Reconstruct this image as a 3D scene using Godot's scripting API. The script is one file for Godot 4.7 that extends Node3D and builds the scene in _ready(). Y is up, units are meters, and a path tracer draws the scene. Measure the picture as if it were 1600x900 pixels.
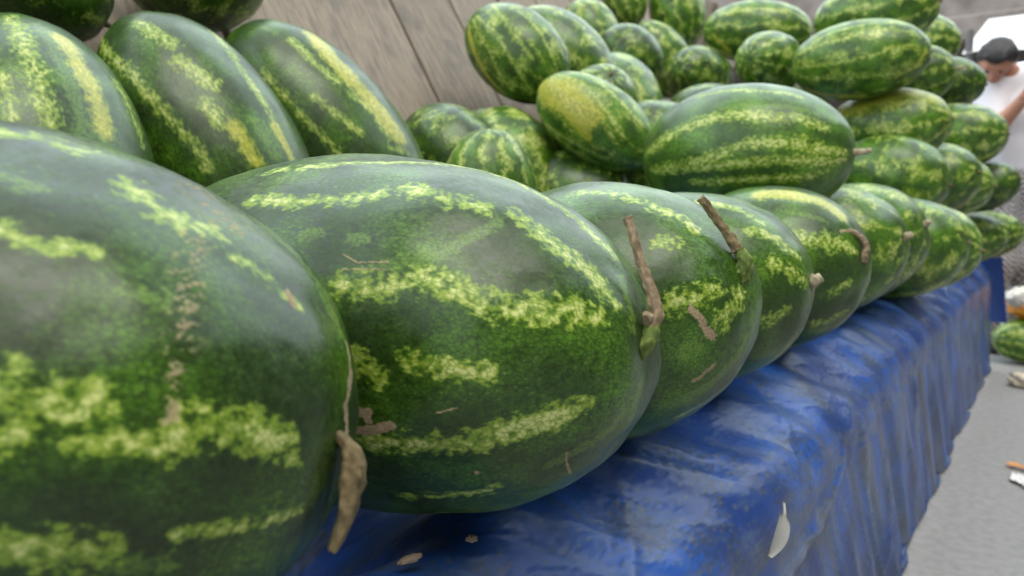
extends Node3D

var names := {}
var tex := {}          # melon skins: name -> {w, h, d, l, field arrays, finished images}
var mats := {}
var rng := RandomNumberGenerator.new()
var n_edge := FastNoiseLite.new()
var n_low := FastNoiseLite.new()
var n_cell := FastNoiseLite.new()
var n_fine := FastNoiseLite.new()
var n_shape := FastNoiseLite.new()


func _ready() -> void:
	rng.seed = 7
	# ---- camera
	var cam := Camera3D.new()
	cam.name = "camera"
	cam.position = Vector3(0, 0.70, 0)
	cam.rotation = Vector3(deg_to_rad(-6.4), deg_to_rad(37.7), 0)
	cam.near = 0.02
	cam.far = 200.0
	cam.fov = 43.0
	var ca := CameraAttributesPhysical.new()
	ca.frustum_focal_length = 30.45
	ca.frustum_focus_distance = 0.50
	ca.exposure_aperture = 9.5
	ca.frustum_near = 0.02
	ca.frustum_far = 200.0
	cam.attributes = ca
	add_child(cam)
	cam.current = true
	# ---- sky: bright overcast, slightly blue overhead
	var env := Environment.new()
	var sm := ProceduralSkyMaterial.new()
	sm.sky_top_color = Color(0.90, 0.96, 1.0)
	sm.sky_horizon_color = Color(0.66, 0.67, 0.68)
	sm.sky_energy_multiplier = 1.25
	sm.sky_curve = 0.6
	sm.ground_horizon_color = Color(0.6, 0.6, 0.6)
	sm.ground_bottom_color = Color(0.4, 0.4, 0.4)
	var sk := Sky.new()
	sk.sky_material = sm
	env.background_mode = Environment.BG_SKY
	env.sky = sk
	env.tonemap_mode = Environment.TONE_MAPPER_LINEAR
	env.tonemap_exposure = 2.6
	env.sdfgi_enabled = true
	env.ssao_enabled = true
	env.ssil_enabled = true
	var we := WorldEnvironment.new()
	we.name = "surroundings"
	we.environment = env
	add_child(we)
	# ---- sun behind thin cloud, high over the aisle
	var sun := DirectionalLight3D.new()
	sun.name = "sun"
	sun.light_energy = 0.32
	sun.light_color = Color(1.0, 0.985, 0.96)
	sun.light_angular_distance = 40.0
	sun.shadow_enabled = true
	add_child(sun)
	sun.look_at_from_position(Vector3(0.50, 1.6, 0.55), Vector3.ZERO, Vector3.UP)
	# ---- noises, in metres
	set_noise(n_edge, FastNoiseLite.TYPE_SIMPLEX, 150.0, 4, 11)
	set_noise(n_low, FastNoiseLite.TYPE_SIMPLEX, 14.0, 2, 12)
	set_noise(n_cell, FastNoiseLite.TYPE_CELLULAR, 380.0, 1, 13)
	n_cell.cellular_return_type = FastNoiseLite.RETURN_DISTANCE2_SUB
	set_noise(n_fine, FastNoiseLite.TYPE_SIMPLEX, 420.0, 2, 14)
	set_noise(n_shape, FastNoiseLite.TYPE_SIMPLEX, 1.0, 2, 15)
	build_setting()
	build_stall()
	make_skins()
	place_melons()
	build_ground_things()
	build_person()


func set_noise(n: FastNoiseLite, type: int, freq: float, octaves: int, s: int) -> void:
	n.noise_type = type
	n.frequency = freq
	n.seed = s
	n.fractal_type = FastNoiseLite.FRACTAL_FBM if octaves > 1 else FastNoiseLite.FRACTAL_NONE
	n.fractal_octaves = octaves


# ---------------------------------------------------------------- naming
func numbered(called: String) -> String:
	var k: int = names.get(called, 0)
	names[called] = k + 1
	return called if k == 0 else "%s_%03d" % [called, k]


func thing(called: String, label: String, category: String, group := "") -> Node3D:
	var o := Node3D.new()
	o.name = numbered(called)
	tag(o, label, category, group)
	add_child(o, true)
	return o


func tag(o: Node, label: String, category: String, group := "") -> void:
	o.set_meta("label", label)
	o.set_meta("category", category)
	if group:
		o.set_meta("group", group)


func obj(called: String, mesh: Mesh, m: Material, parent: Node = null) -> MeshInstance3D:
	var o := MeshInstance3D.new()
	o.name = called if parent else numbered(called)
	o.mesh = mesh
	o.material_override = null
	if mesh is ArrayMesh or mesh is PrimitiveMesh:
		for s in mesh.get_surface_count():
			o.set_surface_override_material(s, m)
	(parent if parent else self).add_child(o, true)
	return o


func struct(called: String, mesh: Mesh, m: Material) -> MeshInstance3D:
	var o := obj(called, mesh, m)
	o.set_meta("kind", "structure")
	return o


func plain(c: Color, rough := 0.8, spec := 0.5) -> StandardMaterial3D:
	var m := StandardMaterial3D.new()
	m.albedo_color = c
	m.roughness = rough
	m.metallic_specular = spec
	return m


# ---------------------------------------------------------------- meshes
func sheet(p: PackedVector3Array, nu: int, nv: int, closed_u := false, two_sided := false, flip := false) -> ArrayMesh:
	# nv rows of nu points; closed_u: first and last point of a row coincide
	var n := PackedVector3Array()
	var uv := PackedVector2Array()
	n.resize(nu * nv)
	uv.resize(nu * nv)
	for j in nv:
		for i in nu:
			var il := i - 1
			var ir := i + 1
			if closed_u:
				if i == 0: il = nu - 2
				if i == nu - 1: ir = 1
			else:
				il = maxi(il, 0)
				ir = mini(ir, nu - 1)
			var du := p[j * nu + ir] - p[j * nu + il]
			var dv := p[mini(j + 1, nv - 1) * nu + i] - p[maxi(j - 1, 0) * nu + i]
			var c := dv.cross(du)
			if c.length_squared() < 1e-18:
				var mid := p[(nv / 2) * nu]
				c = p[j * nu + i] - (mid + p[(nv / 2) * nu + nu / 2]) * 0.5
				if flip: c = -c
			n[j * nu + i] = (-c if flip else c).normalized()
			uv[j * nu + i] = Vector2(float(i) / (nu - 1), float(j) / (nv - 1))
	var idx := PackedInt32Array()
	for j in nv - 1:
		for i in nu - 1:
			var a := j * nu + i
			var b := a + 1
			var c := a + nu
			var d := c + 1
			if flip:
				idx.append_array([a, c, b, b, c, d])
			else:
				idx.append_array([a, b, c, b, d, c])
	var arr := []
	arr.resize(Mesh.ARRAY_MAX)
	arr[Mesh.ARRAY_VERTEX] = p
	arr[Mesh.ARRAY_NORMAL] = n
	arr[Mesh.ARRAY_TEX_UV] = uv
	arr[Mesh.ARRAY_INDEX] = idx
	var m := ArrayMesh.new()
	m.add_surface_from_arrays(Mesh.PRIMITIVE_TRIANGLES, arr)
	return m


func tube(path: Array, radii: Array, sides := 14, rough := 0.0, seed_at := 0.0) -> ArrayMesh:
	# a smooth closed tube through the points, ribbed and uneven like a dry stalk when rough > 0
	var curve := Curve3D.new()
	for i in path.size():
		var t: Vector3 = (path[mini(i + 1, path.size() - 1)] - path[maxi(i - 1, 0)]) / 6.0
		curve.add_point(path[i], -t, t)
	var steps := path.size() * 6
	var len := curve.get_baked_length()
	var p := PackedVector3Array()
	var side := Vector3.ZERO
	for j in steps + 3:
		var f := clampf(float(j - 1) / steps, 0.0, 1.0)
		var c := curve.sample_baked(f * len, true)
		var d := (curve.sample_baked(minf(f + 0.02, 1.0) * len, true) - curve.sample_baked(maxf(f - 0.02, 0.0) * len, true)).normalized()
		if side == Vector3.ZERO:
			side = d.cross(Vector3(0.3, 0.8, 0.5)).normalized()
		side = (side - d * side.dot(d)).normalized()
		var up := d.cross(side)
		var k := f * (radii.size() - 1)
		var r: float = lerpf(radii[int(k)], radii[mini(int(k) + 1, radii.size() - 1)], k - int(k))
		if j == 0 or j == steps + 2:
			r *= 0.02
		for i in sides + 1:
			var a := TAU * i / sides
			var q := r
			if rough > 0.0:
				q *= 1.0 + rough * (0.35 * sin(a * 5.0 + f * 2.0) + n_shape.get_noise_3d(cos(a) * 1.2 + seed_at, sin(a) * 1.2, f * len * 120.0))
			p.append(c + (side * cos(a) + up * sin(a)) * q)
	return sheet(p, sides + 1, steps + 3, true, false, true)


func box_mesh(size: Vector3, bevel := 0.004) -> ArrayMesh:
	# a box with chamfered edges
	var st := SurfaceTool.new()
	st.begin(Mesh.PRIMITIVE_TRIANGLES)
	st.set_smooth_group(-1)
	var h := size / 2.0
	var faces := []
	for axis in 3:
		for s in [-1.0, 1.0]:
			var a := (axis + 1) % 3
			var b := (axis + 2) % 3
			var q := []
			for k in [[-1, -1], [1, -1], [1, 1], [-1, 1]]:
				var v := Vector3.ZERO
				v[axis] = s * h[axis]
				v[a] = k[0] * (h[a] - bevel)
				v[b] = k[1] * (h[b] - bevel)
				q.append(v)
			quad(st, q, Vector3.ZERO)
	for axis in 3:
		var a := (axis + 1) % 3
		var b := (axis + 2) % 3
		for sa in [-1.0, 1.0]:
			for sb in [-1.0, 1.0]:
				var q := []
				for k in [[0, -1], [0, 1], [1, 1], [1, -1]]:
					var v := Vector3.ZERO
					v[axis] = k[1] * (h[axis] - bevel)
					v[a] = sa * (h[a] - (bevel if k[0] == 1 else 0.0))
					v[b] = sb * (h[b] - (bevel if k[0] == 0 else 0.0))
					q.append(v)
				quad(st, q, Vector3.ZERO)
	for sx in [-1.0, 1.0]:
		for sy in [-1.0, 1.0]:
			for sz in [-1.0, 1.0]:
				var s := Vector3(sx, sy, sz)
				var t := [s * h - s * Vector3(0, bevel, bevel), s * h - s * Vector3(bevel, 0, bevel), s * h - s * Vector3(bevel, bevel, 0)]
				tri(st, t[0], t[1], t[2], Vector3.ZERO)
	st.generate_normals()
	return st.commit()


func quad(st: SurfaceTool, q: Array, inside: Vector3) -> void:
	tri(st, q[0], q[1], q[2], inside)
	tri(st, q[0], q[2], q[3], inside)


func tri(st: SurfaceTool, a: Vector3, b: Vector3, c: Vector3, inside: Vector3) -> void:
	if (b - a).cross(c - a).dot((a + b + c) / 3.0 - inside) > 0.0:
		var t := b
		b = c
		c = t
	st.add_vertex(a)
	st.add_vertex(b)
	st.add_vertex(c)


# ---------------------------------------------------------------- computed surface textures
func noise_tex(freq: float, octaves: int, s: int, ramp: Array, size := 512, type := FastNoiseLite.TYPE_SIMPLEX_SMOOTH) -> NoiseTexture2D:
	var n := FastNoiseLite.new()
	set_noise(n, type, freq, octaves, s)
	var t := NoiseTexture2D.new()
	t.width = size
	t.height = size
	t.seamless = true
	t.noise = n
	if ramp:
		var g := Gradient.new()
		g.offsets = PackedFloat32Array(range(ramp.size()).map(func(k): return float(k) / (ramp.size() - 1)))
		g.colors = PackedColorArray(ramp)
		t.color_ramp = g
	return t


# ---------------------------------------------------------------- setting: ground, far stall roof, far building
func build_setting() -> void:
	var gm := plain(Color(1, 1, 1), 0.85)
	gm.albedo_texture = noise_tex(0.02, 6, 31, [Color(0.49, 0.49, 0.485), Color(0.53, 0.527, 0.52), Color(0.57, 0.567, 0.56)], 1024)
	gm.uv1_triplanar = true
	gm.uv1_world_triplanar = true
	gm.uv1_scale = Vector3(1.6, 1.6, 1.6)
	var pm := PlaneMesh.new()
	pm.size = Vector2(160, 160)
	struct("ground", pm, gm)
	# far building: rendered wall with a projecting concrete roof slab on pillars
	var concrete := plain(Color(1, 1, 1), 0.9)
	concrete.albedo_texture = noise_tex(0.01, 5, 33, [Color(0.40, 0.37, 0.35), Color(0.50, 0.47, 0.45), Color(0.56, 0.53, 0.51)])
	concrete.uv1_triplanar = true
	concrete.uv1_world_triplanar = true
	concrete.uv1_scale = Vector3(0.3, 0.3, 0.3)
	var b := thing("market_building", "grey brown concrete market building far behind the stall at the top right", "building")
	b.position = Vector3(-3.0, 0, -17.0)
	obj("wall", box_mesh(Vector3(30, 7, 0.3), 0.02), concrete, b).position = Vector3(0, 3.5, -3.0)
	obj("roof_slab", box_mesh(Vector3(30, 0.45, 4.0), 0.03), concrete, b).position = Vector3(0, 3.9, -0.8)
	for k in 6:
		obj("pillar", box_mesh(Vector3(0.4, 3.67, 0.4), 0.02), concrete, b).position = Vector3(-11.0 + k * 4.6, 1.835, 0.7)
	# the market hall across the aisle, out of the picture: it shades the fruits' lower flanks and shows dark in their skins
	var hall := thing("market_hall", "dark grey market hall front across the aisle, outside the picture on the right", "building")
	hall.position = Vector3(3.6, 0, -3.0)
	obj("wall", box_mesh(Vector3(0.3, 4.6, 26), 0.02), concrete, hall).position = Vector3(0.15, 2.3, 0)
	obj("canopy", box_mesh(Vector3(1.3, 0.14, 26), 0.02), concrete, hall).position = Vector3(-0.65, 3.0, 0)
	# far white awning on poles
	var w := thing("awning", "white cloth awning of another stall behind the bowed person", "awning")
	w.position = Vector3(0.15, 0, -8.0)
	var p := PackedVector3Array()
	for side in 1:
		for j in 13:
			for i in 25:
				var u := i / 24.0
				var v := j / 12.0
				p.append(Vector3(lerpf(-1.05, 3.0, u), 2.66 - 0.66 * v - 0.05 * sin(PI * u * 3.0) * sin(PI * v) + 0.02 * sin(u * 40.0) * v, lerpf(-1.4, 0.5, v)))
	var cloth := plain(Color(0.93, 0.93, 0.93), 0.8)
	cloth.cull_mode = BaseMaterial3D.CULL_DISABLED
	cloth.backlight_enabled = true
	cloth.backlight = Color(0.75, 0.75, 0.75)
	obj("cloth", sheet(p, 25, 13), cloth, w)
	var pole := plain(Color(0.34, 0.33, 0.33), 0.5)
	for q in [Vector3(-1.0, 0, 0.45), Vector3(2.9, 0, 0.45), Vector3(-1.0, 0, -1.3), Vector3(2.9, 0, -1.3)]:
		var c := CylinderMesh.new()
		c.top_radius = 0.03
		c.bottom_radius = 0.03
		c.height = 2.2
		c.radial_segments = 16
		obj("pole", c, pole, w).position = q + Vector3(0, 1.1, 0)


# ---------------------------------------------------------------- the stall: tarpaulin over the trestle, leaning board wall
const TOP := 0.484

func tarp_profile(s: float) -> Vector2:
	# flat top, a sloping shoulder under the front row, then the hanging front
	var pts := [Vector2(-1.0, 0.0), Vector2(-0.335, 0.0), Vector2(-0.245, -0.075), Vector2(-0.228, -0.484), Vector2(-0.228, -0.6)]
	for k in 4:
		var l: float = pts[k].distance_to(pts[k + 1])
		if s <= l or k == 3:
			return pts[k].lerp(pts[k + 1], s / l)
		s -= l
	return pts[4]


var creases := []   # straight folds pressed into the plastic: [z, s, direction, half length, half width, height]

const CW := 1024
const CH := 384
var crease_map := PackedFloat32Array()   # heights over z from 0.75 back 4.6 m and s from 0.55 over 0.73 m

func press_creases() -> void:
	crease_map.resize(CW * CH)
	for c in creases:
		var reach: float = c[3] + c[4]
		var dir: Vector2 = c[2]
		var rz: float = absf(dir.x) * reach + c[4] + 0.01
		var rs: float = absf(dir.y) * reach + c[4] + 0.01
		for y in range(maxi(0, int((c[1] - rs - 0.55) / 0.73 * CH)), mini(CH, int((c[1] + rs - 0.55) / 0.73 * CH) + 1)):
			for x in range(maxi(0, int((0.75 - c[0] - rz) / 4.6 * CW)), mini(CW, int((0.75 - c[0] + rz) / 4.6 * CW) + 1)):
				var dz: float = 0.75 - 4.6 * x / CW - c[0]
				var ds: float = 0.55 + 0.73 * y / CH - c[1]
				var along := dz * dir.x + ds * dir.y
				var across: float = absf(ds * dir.x - dz * dir.y + 0.01 * sin(along * 17.0 + c[0] * 9.0))
				if across < c[4] and absf(along) < c[3]:
					var t: float = 1.0 - across / c[4]
					crease_map[y * CW + x] += c[5] * t * t * (1.0 - pow(along / c[3], 2.0))


func crease_height(z: float, s: float) -> float:
	var x := clampf((0.75 - z) / 4.6 * CW, 0.0, CW - 2.0)
	var y := (s - 0.55) / 0.73 * CH
	if y < 0.0:
		return 0.0
	y = minf(y, CH - 2.0)
	var i := int(y) * CW + int(x)
	return lerpf(lerpf(crease_map[i], crease_map[i + 1], x - floorf(x)), lerpf(crease_map[i + CW], crease_map[i + CW + 1], x - floorf(x)), y - floorf(y))


func tarp_point(z: float, s: float) -> Vector3:
	# s runs across the sheet from the foot of the boards, over the top, down the front to the ground
	var q2 := Vector2.ZERO
	for k in 5:
		q2 += tarp_profile(maxf(0.0, s + (k - 2) * 0.013)) * 0.2
	var d2 := (tarp_profile(s + 0.02) - tarp_profile(maxf(0.0, s - 0.02))).normalized()
	var nrm := Vector3(-d2.y, d2.x, 0)
	var q := Vector3(q2.x, TOP + q2.y, z)
	q.x += smoothstep(0.55, 0.85, s) * lerpf(0.012, -0.03, smoothstep(-0.5, -3.6, z))
	var down := -q2.y
	var front := smoothstep(0.03, 0.16, down)
	# the front: broad hanging folds, deeper towards the ground, slanting away from the near end
	var w := z + down * 0.75
	var off := front * (0.006 + 0.013 * down) * n_shape.get_noise_2d(w * 4.0, 3.0 + down * 0.5)
	off += front * (0.003 + 0.003 * down) * (0.5 - 2.0 * absf(n_shape.get_noise_2d(w * 7.0 + 30.0, 9.0 + down)))
	# dents pressed by the fruit along the edge
	var near := smoothstep(0.50, 0.66, s) * (1.0 - smoothstep(0.02, 0.20, down))
	off += near * 0.010 * n_shape.get_noise_2d(z * 5.0 + s * 5.0, s * 4.0)
	off += crease_height(z, s)
	# the swag of slack cloth over the edge by the second and third fruits
	off += 0.020 * exp(-pow((z + 0.70) / 0.30, 2.0)) * exp(-pow((s - 0.80) / 0.07, 2.0))
	# a raised lip of cloth below the gap between the two nearest fruits
	var g := exp(-pow((z + 0.20) / 0.16, 2.0))
	off += g * (0.030 * exp(-pow((s - 0.69) / 0.035, 2.0)) - 0.11 * exp(-pow((s - 0.56) / 0.085, 2.0)))
	var c := q + nrm * off
	c.y = maxf(c.y, 0.012)
	return c


func build_stall() -> void:
	# creases: fans running down from the edge, plus long slanting pulls across the front
	for k in 60:
		var z := 0.3 - 4.0 * rng.randf()
		var s := rng.randf_range(0.60, 1.2)
		var slant := rng.randf_range(0.2, 1.3) if rng.randf() < 0.75 else rng.randf_range(-1.3, -0.4)
		var dir := Vector2(-cos(slant + 0.35), sin(slant + 0.35)) if s > 0.74 else Vector2(cos(slant * 2.0), sin(slant * 2.0))
		creases.append([z, s, dir, rng.randf_range(0.06, 0.26), rng.randf_range(0.006, 0.022), rng.randf_range(-0.003, 0.0055)])
	creases.append([-0.80, 0.90, Vector2(-0.93, -0.36).normalized(), 0.42, 0.030, 0.010])
	creases.append([-1.25, 1.0, Vector2(-0.55, 0.83), 0.34, 0.030, 0.009])
	creases.append([-1.75, 1.0, Vector2(-0.42, 0.9).normalized(), 0.32, 0.028, 0.008])
	press_creases()
	# tarpaulin colour: blue plastic rubbed pale along its creases, with dust and grit
	var w := CW
	var h := CH
	var col := PackedByteArray()
	var bump := PackedByteArray()
	col.resize(w * h * 3)
	bump.resize(w * h)
	for y in h:
		var s := 0.55 + float(y) / h * 0.73
		var hang := smoothstep(0.74, 0.86, s)
		for x in w:
			var z := 0.75 - float(x) / w * 4.6
			var lean := z + s * 0.75
			var streak := n_shape.get_noise_2d(lean * 13.0, s * lerpf(8.0, 1.3, hang) + 40.0) + 0.35 * n_shape.get_noise_2d(lean * 60.0, s * lerpf(30.0, 3.0, hang) + 80.0)
			var blot := n_shape.get_noise_2d(z * 4.0 + 20.0, s * 4.0)
			var grit := n_shape.get_noise_2d(z * 110.0, s * 110.0 + 11.0)
			var fold := crease_map[y * CW + x]
			var dust := smoothstep(-0.35, lerpf(0.95, 0.60, hang), streak + blot * 0.5 + absf(fold) * 60.0)
			var c := Vector3(0.10, 0.235, 0.49).lerp(Vector3(0.14, 0.32, 0.63), smoothstep(-0.4, 0.5, blot - streak * 0.4))
			c = c.lerp(Vector3(0.36, 0.40, 0.49), dust * lerpf(0.42, 0.85, hang))
			c = c.lerp(Vector3(0.50, 0.53, 0.60), smoothstep(0.0025, 0.006, absf(fold) + grit * 0.0012) * 0.35)
			var brown := smoothstep(0.15, 0.5, grit * 0.7 + 1.1 * n_shape.get_noise_2d(z * 7.0 + 60.0, s * 7.0) - 0.1)
			c = c.lerp(Vector3(0.22, 0.20, 0.20), brown * 0.35)
			if grit > 0.70:
				c = c.lerp(Vector3(0.48, 0.44, 0.40), 0.5)
			var o := (y * w + x) * 3
			col[o] = int(c.x * 255.0)
			col[o + 1] = int(c.y * 255.0)
			col[o + 2] = int(c.z * 255.0)
			var ridge := 1.0 - absf(n_shape.get_noise_2d(z * 11.0 + s * 9.0, s * 12.0 + 5.0)) * 4.0
			var ridge2 := 1.0 - absf(n_shape.get_noise_2d(z * 30.0 - s * 20.0, s * 24.0 + 15.0)) * 5.0
			bump[y * w + x] = int(clampf(0.35 + fold * 50.0 + 0.12 * maxf(ridge, 0.0) + 0.06 * maxf(ridge2, 0.0) + 0.03 * grit, 0.0, 1.0) * 255.0)
	var tm := plain(Color(1, 1, 1), 0.40)
	tm.albedo_texture = ImageTexture.create_from_image(Image.create_from_data(w, h, false, Image.FORMAT_RGB8, col))
	tm.heightmap_enabled = true
	tm.heightmap_texture = ImageTexture.create_from_image(Image.create_from_data(w, h, false, Image.FORMAT_L8, bump))
	tm.heightmap_scale = 0.5
	tm.cull_mode = BaseMaterial3D.CULL_DISABLED
	var nu := 340
	var nv := 120
	var p := PackedVector3Array()
	for j in nv:
		for i in nu:
			# rows run across, columns along; denser near the camera
			var f := float(i) / (nu - 1)
			var z := 0.75 - 4.45 * pow(f, 1.25)
			p.append(tarp_point(z, 1.28 * pow(float(j) / (nv - 1), 0.75)))
	var cloth := sheet(p, nu, nv)
	# texture follows metres along the stall
	var arr := cloth.surface_get_arrays(0)
	var uv: PackedVector2Array = arr[Mesh.ARRAY_TEX_UV]
	for k in uv.size():
		uv[k] = Vector2(0.967 * pow(uv[k].x, 1.25), (1.28 * pow(uv[k].y, 0.75) - 0.55) / 0.73)
	arr[Mesh.ARRAY_TEX_UV] = uv
	var m := ArrayMesh.new()
	m.add_surface_from_arrays(Mesh.PRIMITIVE_TRIANGLES, arr)
	var t := thing("tarpaulin", "creased dusty blue tarpaulin draped over the stall under the watermelons", "tarpaulin")
	obj("sheet", m, tm, t)
	# the end flap hanging at the far corner
	var e := PackedVector3Array()
	for j in 30:
		for i in 40:
			var u := i / 39.0
			var v := j / 29.0
			e.append(Vector3(lerpf(-1.0, -0.245, u) + 0.03 * v * u, lerpf(TOP, 0.20, v), -3.705 - 0.03 * sin(v * PI * 0.5) - 0.015 * v * sin(u * 21.0)))
	var blue := plain(Color(0.13, 0.25, 0.50), 0.45)
	blue.cull_mode = BaseMaterial3D.CULL_DISABLED
	obj("end_flap", sheet(e, 40, 30), blue, t)
	# leaning wall of weathered planks; the run of each plank goes up the slope
	var wt := thing("plank_wall", "weathered grey brown wooden board wall leaning back behind the watermelons", "wall")
	wt.position = Vector3(-1.0, TOP, 0)
	wt.rotation = Vector3(0, 0, deg_to_rad(90.0 - 58.0))
	var seams := [0.72, 0.16, -0.40, -0.83, -1.385, -1.66, -1.94, -2.2, -2.5, -2.77, -3.05, -3.3, -3.6, -3.85]
	for k in seams.size() - 1:
		var wid: float = seams[k] - seams[k + 1] - 0.014
		var pl := obj("plank", box_mesh(Vector3(0.024, 1.62, wid), 0.003), wood(k % 4), wt)
		pl.position = Vector3(-0.013 - 0.002 * (k % 3), 0.80, (seams[k] + seams[k + 1]) / 2.0)
	obj("backing_board", box_mesh(Vector3(0.006, 1.6, 4.55), 0.001), wood(2), wt).position = Vector3(-0.0345, 0.80, -1.56)
	for y in [0.15, 1.45]:
		obj("batten", box_mesh(Vector3(0.04, 0.08, 4.5), 0.004), wood(1), wt).position = Vector3(-0.059, y, -1.56)
	# legs behind that carry it
	for z in [0.5, -1.5, -3.6]:
		var leg := obj("prop", box_mesh(Vector3(0.06, 2.3, 0.06), 0.004), wood(2), wt)
		leg.position = Vector3(-0.65, 0.55, z)
		leg.rotation = Vector3(0, 0, deg_to_rad(-48.0))
	# scraps on the cloth
	var chips := [[Vector3(-0.300, 0.492, -0.290), 0.008, "splinter of dry stem on the raised blue lip below the two nearest watermelons"], [Vector3(-0.300, 0.484, -0.345), 0.004, "tiny pale chip on the blue cloth, right of the splinter"]]
	for c in chips:
		var chip := thing("wood_chip", c[2], "chip", "bits of debris on the tarpaulin")
		chip.position = c[0]
		chip.rotation = Vector3(0, c[1] * 170.0, 0)
		obj("splinter", lump(Vector3(c[1], 0.0022, 0.0025), c[1] * 900.0), plain(Color(0.60, 0.53, 0.46), 0.8), chip)
	var scrap := thing("leaf_scrap", "pale dry leaf scrap stuck to the hanging front of the blue tarpaulin", "leaf")
	var sp := PackedVector3Array()
	for j in 14:
		for i in 7:
			var v := j / 13.0
			var u := i / 6.0 - 0.5
			var wd := 0.027 * pow(sin(PI * clampf(v * 0.92 + 0.06, 0.0, 1.0)), 0.8) if v < 0.72 else 0.005
			sp.append(Vector3(0.004 + 0.01 * u * u + 0.006 * sin(v * 3.0), 0.052 * (v - 0.5), -u * wd))
	var lm := plain(Color(0.62, 0.62, 0.60), 0.6)
	lm.cull_mode = BaseMaterial3D.CULL_DISABLED
	obj("blade", sheet(sp, 7, 14), lm, scrap)
	scrap.position = tarp_point(-0.655, 0.79) + Vector3(0.017, 0.002, 0)
	scrap.rotation = Vector3(deg_to_rad(-40), deg_to_rad(-14), deg_to_rad(10))


func wood(k: int) -> StandardMaterial3D:
	if not mats.has("wood%d" % k):
		var w := 160
		var h := 512
		var img := Image.create(w, h, false, Image.FORMAT_RGB8)
		for y in h:
			for x in w:
				var warp := n_shape.get_noise_2d(x * 0.0128 + k * 31.0, y * 0.006)
				var grain := n_shape.get_noise_2d(x * 0.30 + warp * 0.8 + k * 17.0, y * 0.010)
				var fibre := n_shape.get_noise_2d(x * 0.8 + k * 7.0, y * 0.03)
				var stain := n_shape.get_noise_2d(x * 0.02 + k * 51.0, y * 0.012 + 3.0)
				var c := Vector3(0.52, 0.475, 0.415) * (0.95 + 0.09 * grain + 0.09 * fibre + 0.02 * k)
				c = c.lerp(Vector3(0.40, 0.37, 0.335), smoothstep(0.1, 0.7, stain) * 0.55)
				if grain < -0.52:
					c *= 0.85
				img.set_pixel(x, y, Color(clampf(c.x, 0, 1), clampf(c.y, 0, 1), clampf(c.z, 0, 1)))
		var m := plain(Color(1, 1, 1), 0.8)
		m.albedo_texture = ImageTexture.create_from_image(img)
		m.uv1_triplanar = true
		m.uv1_scale = Vector3(2.6, 0.9, 2.6)
		m.uv1_offset = Vector3(0.1 * k, 0.2 * k, 0.37 * k)
		mats["wood%d" % k] = m
	return mats["wood%d" % k]


# ---------------------------------------------------------------- litter and the fruit on the ground
func build_ground_things() -> void:
	# a watermelon on the ground past the stall, an orange and white bag on it
	melon("ground", Vector3(-0.12, 0.105, -3.95), 20, 0, 0.21, 0.33, "D", 200.0, "none", "watermelon lying on the ground past the far end of the stall, under an orange bag", "")
	var bag := thing("plastic_bag", "crumpled orange and white plastic bag lying on the watermelon on the ground", "bag")
	bag.position = Vector3(-0.09, 0.262, -3.97)
	for part in 2:
		var p := PackedVector3Array()
		for j in 19:
			for i in 29:
				var ph := PI * j / 18.0
				var th := TAU * (i % 28) / 28.0
				var dir := Vector3(sin(ph) * cos(th), cos(ph), sin(ph) * sin(th))
				var r := 1.0 + 0.25 * n_shape.get_noise_3dv(dir * 2.5 + Vector3(part * 9, 0, 0)) + 0.12 * absf(n_shape.get_noise_3dv(dir * 7.0))
				p.append(dir * r * (Vector3(0.13, 0.075, 0.12) if part == 0 else Vector3(0.06, 0.045, 0.06)) + (Vector3.ZERO if part == 0 else Vector3(-0.085, 0.035, 0.05)))
		obj("bag_body" if part == 0 else "bag_neck", sheet(p, 29, 19, true, false, true), plain(Color(0.86, 0.55, 0.10) if part == 0 else Color(0.85, 0.83, 0.78), 0.4), bag)
	# litter
	var rind := thing("melon_rind", "pale piece of melon rind on the ground at the tarpaulin's far hem", "rind")
	rind.position = Vector3(-0.10, 0.0, -3.42)
	obj("piece", lump(Vector3(0.07, 0.035, 0.05), 3.0), plain(Color(0.80, 0.76, 0.66), 0.7), rind).position = Vector3(0, 0.025, 0)
	var spots := [[-0.06, -2.32, 0, "orange paper scrap nearest the hem among the litter on the ground"], [0.02, -2.42, 1, "white paper scrap lying among the orange litter on the ground"], [0.09, -2.30, 0, "orange paper strip at the right of the litter on the ground"], [-0.07, -2.2, 1, "white scrap lying just before the orange litter near the hem"], [0.12, -2.55, 1, "white scrap behind the orange litter near the picture's right edge"], [-0.02, -2.75, 1, "thin white scrap on the ground farther back than the orange litter"], [0.05, -3.05, 1, "small white crumb of paper on the ground before the far rind"]]
	for k in spots.size():
		var q: Array = spots[k]
		var sc := thing("paper_scrap", q[3], "litter", "scraps littering the ground")
		sc.position = Vector3(q[0], 0.004, q[1])
		sc.rotation = Vector3(0, k * 1.7, 0)
		var p := PackedVector3Array()
		for j in 9:
			for i in 13:
				var u := i / 12.0 - 0.5
				var v := j / 8.0 - 0.5
				p.append(Vector3(u * (0.09 if k % 3 == 0 else 0.06) + 0.01 * sin(v * 9.0 + k), 0.004 + 0.008 * absf(n_shape.get_noise_2d(u * 7.0 + k * 5.0, v * 7.0)), v * 0.03 * (1.0 + 0.5 * sin(u * 8.0 + k))))
		var sm := plain(Color(0.78, 0.55, 0.33) if q[2] == 0 else Color(0.86, 0.85, 0.84), 0.7)
		sm.cull_mode = BaseMaterial3D.CULL_DISABLED
		obj("scrap", sheet(p, 13, 9), sm, sc)


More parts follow.
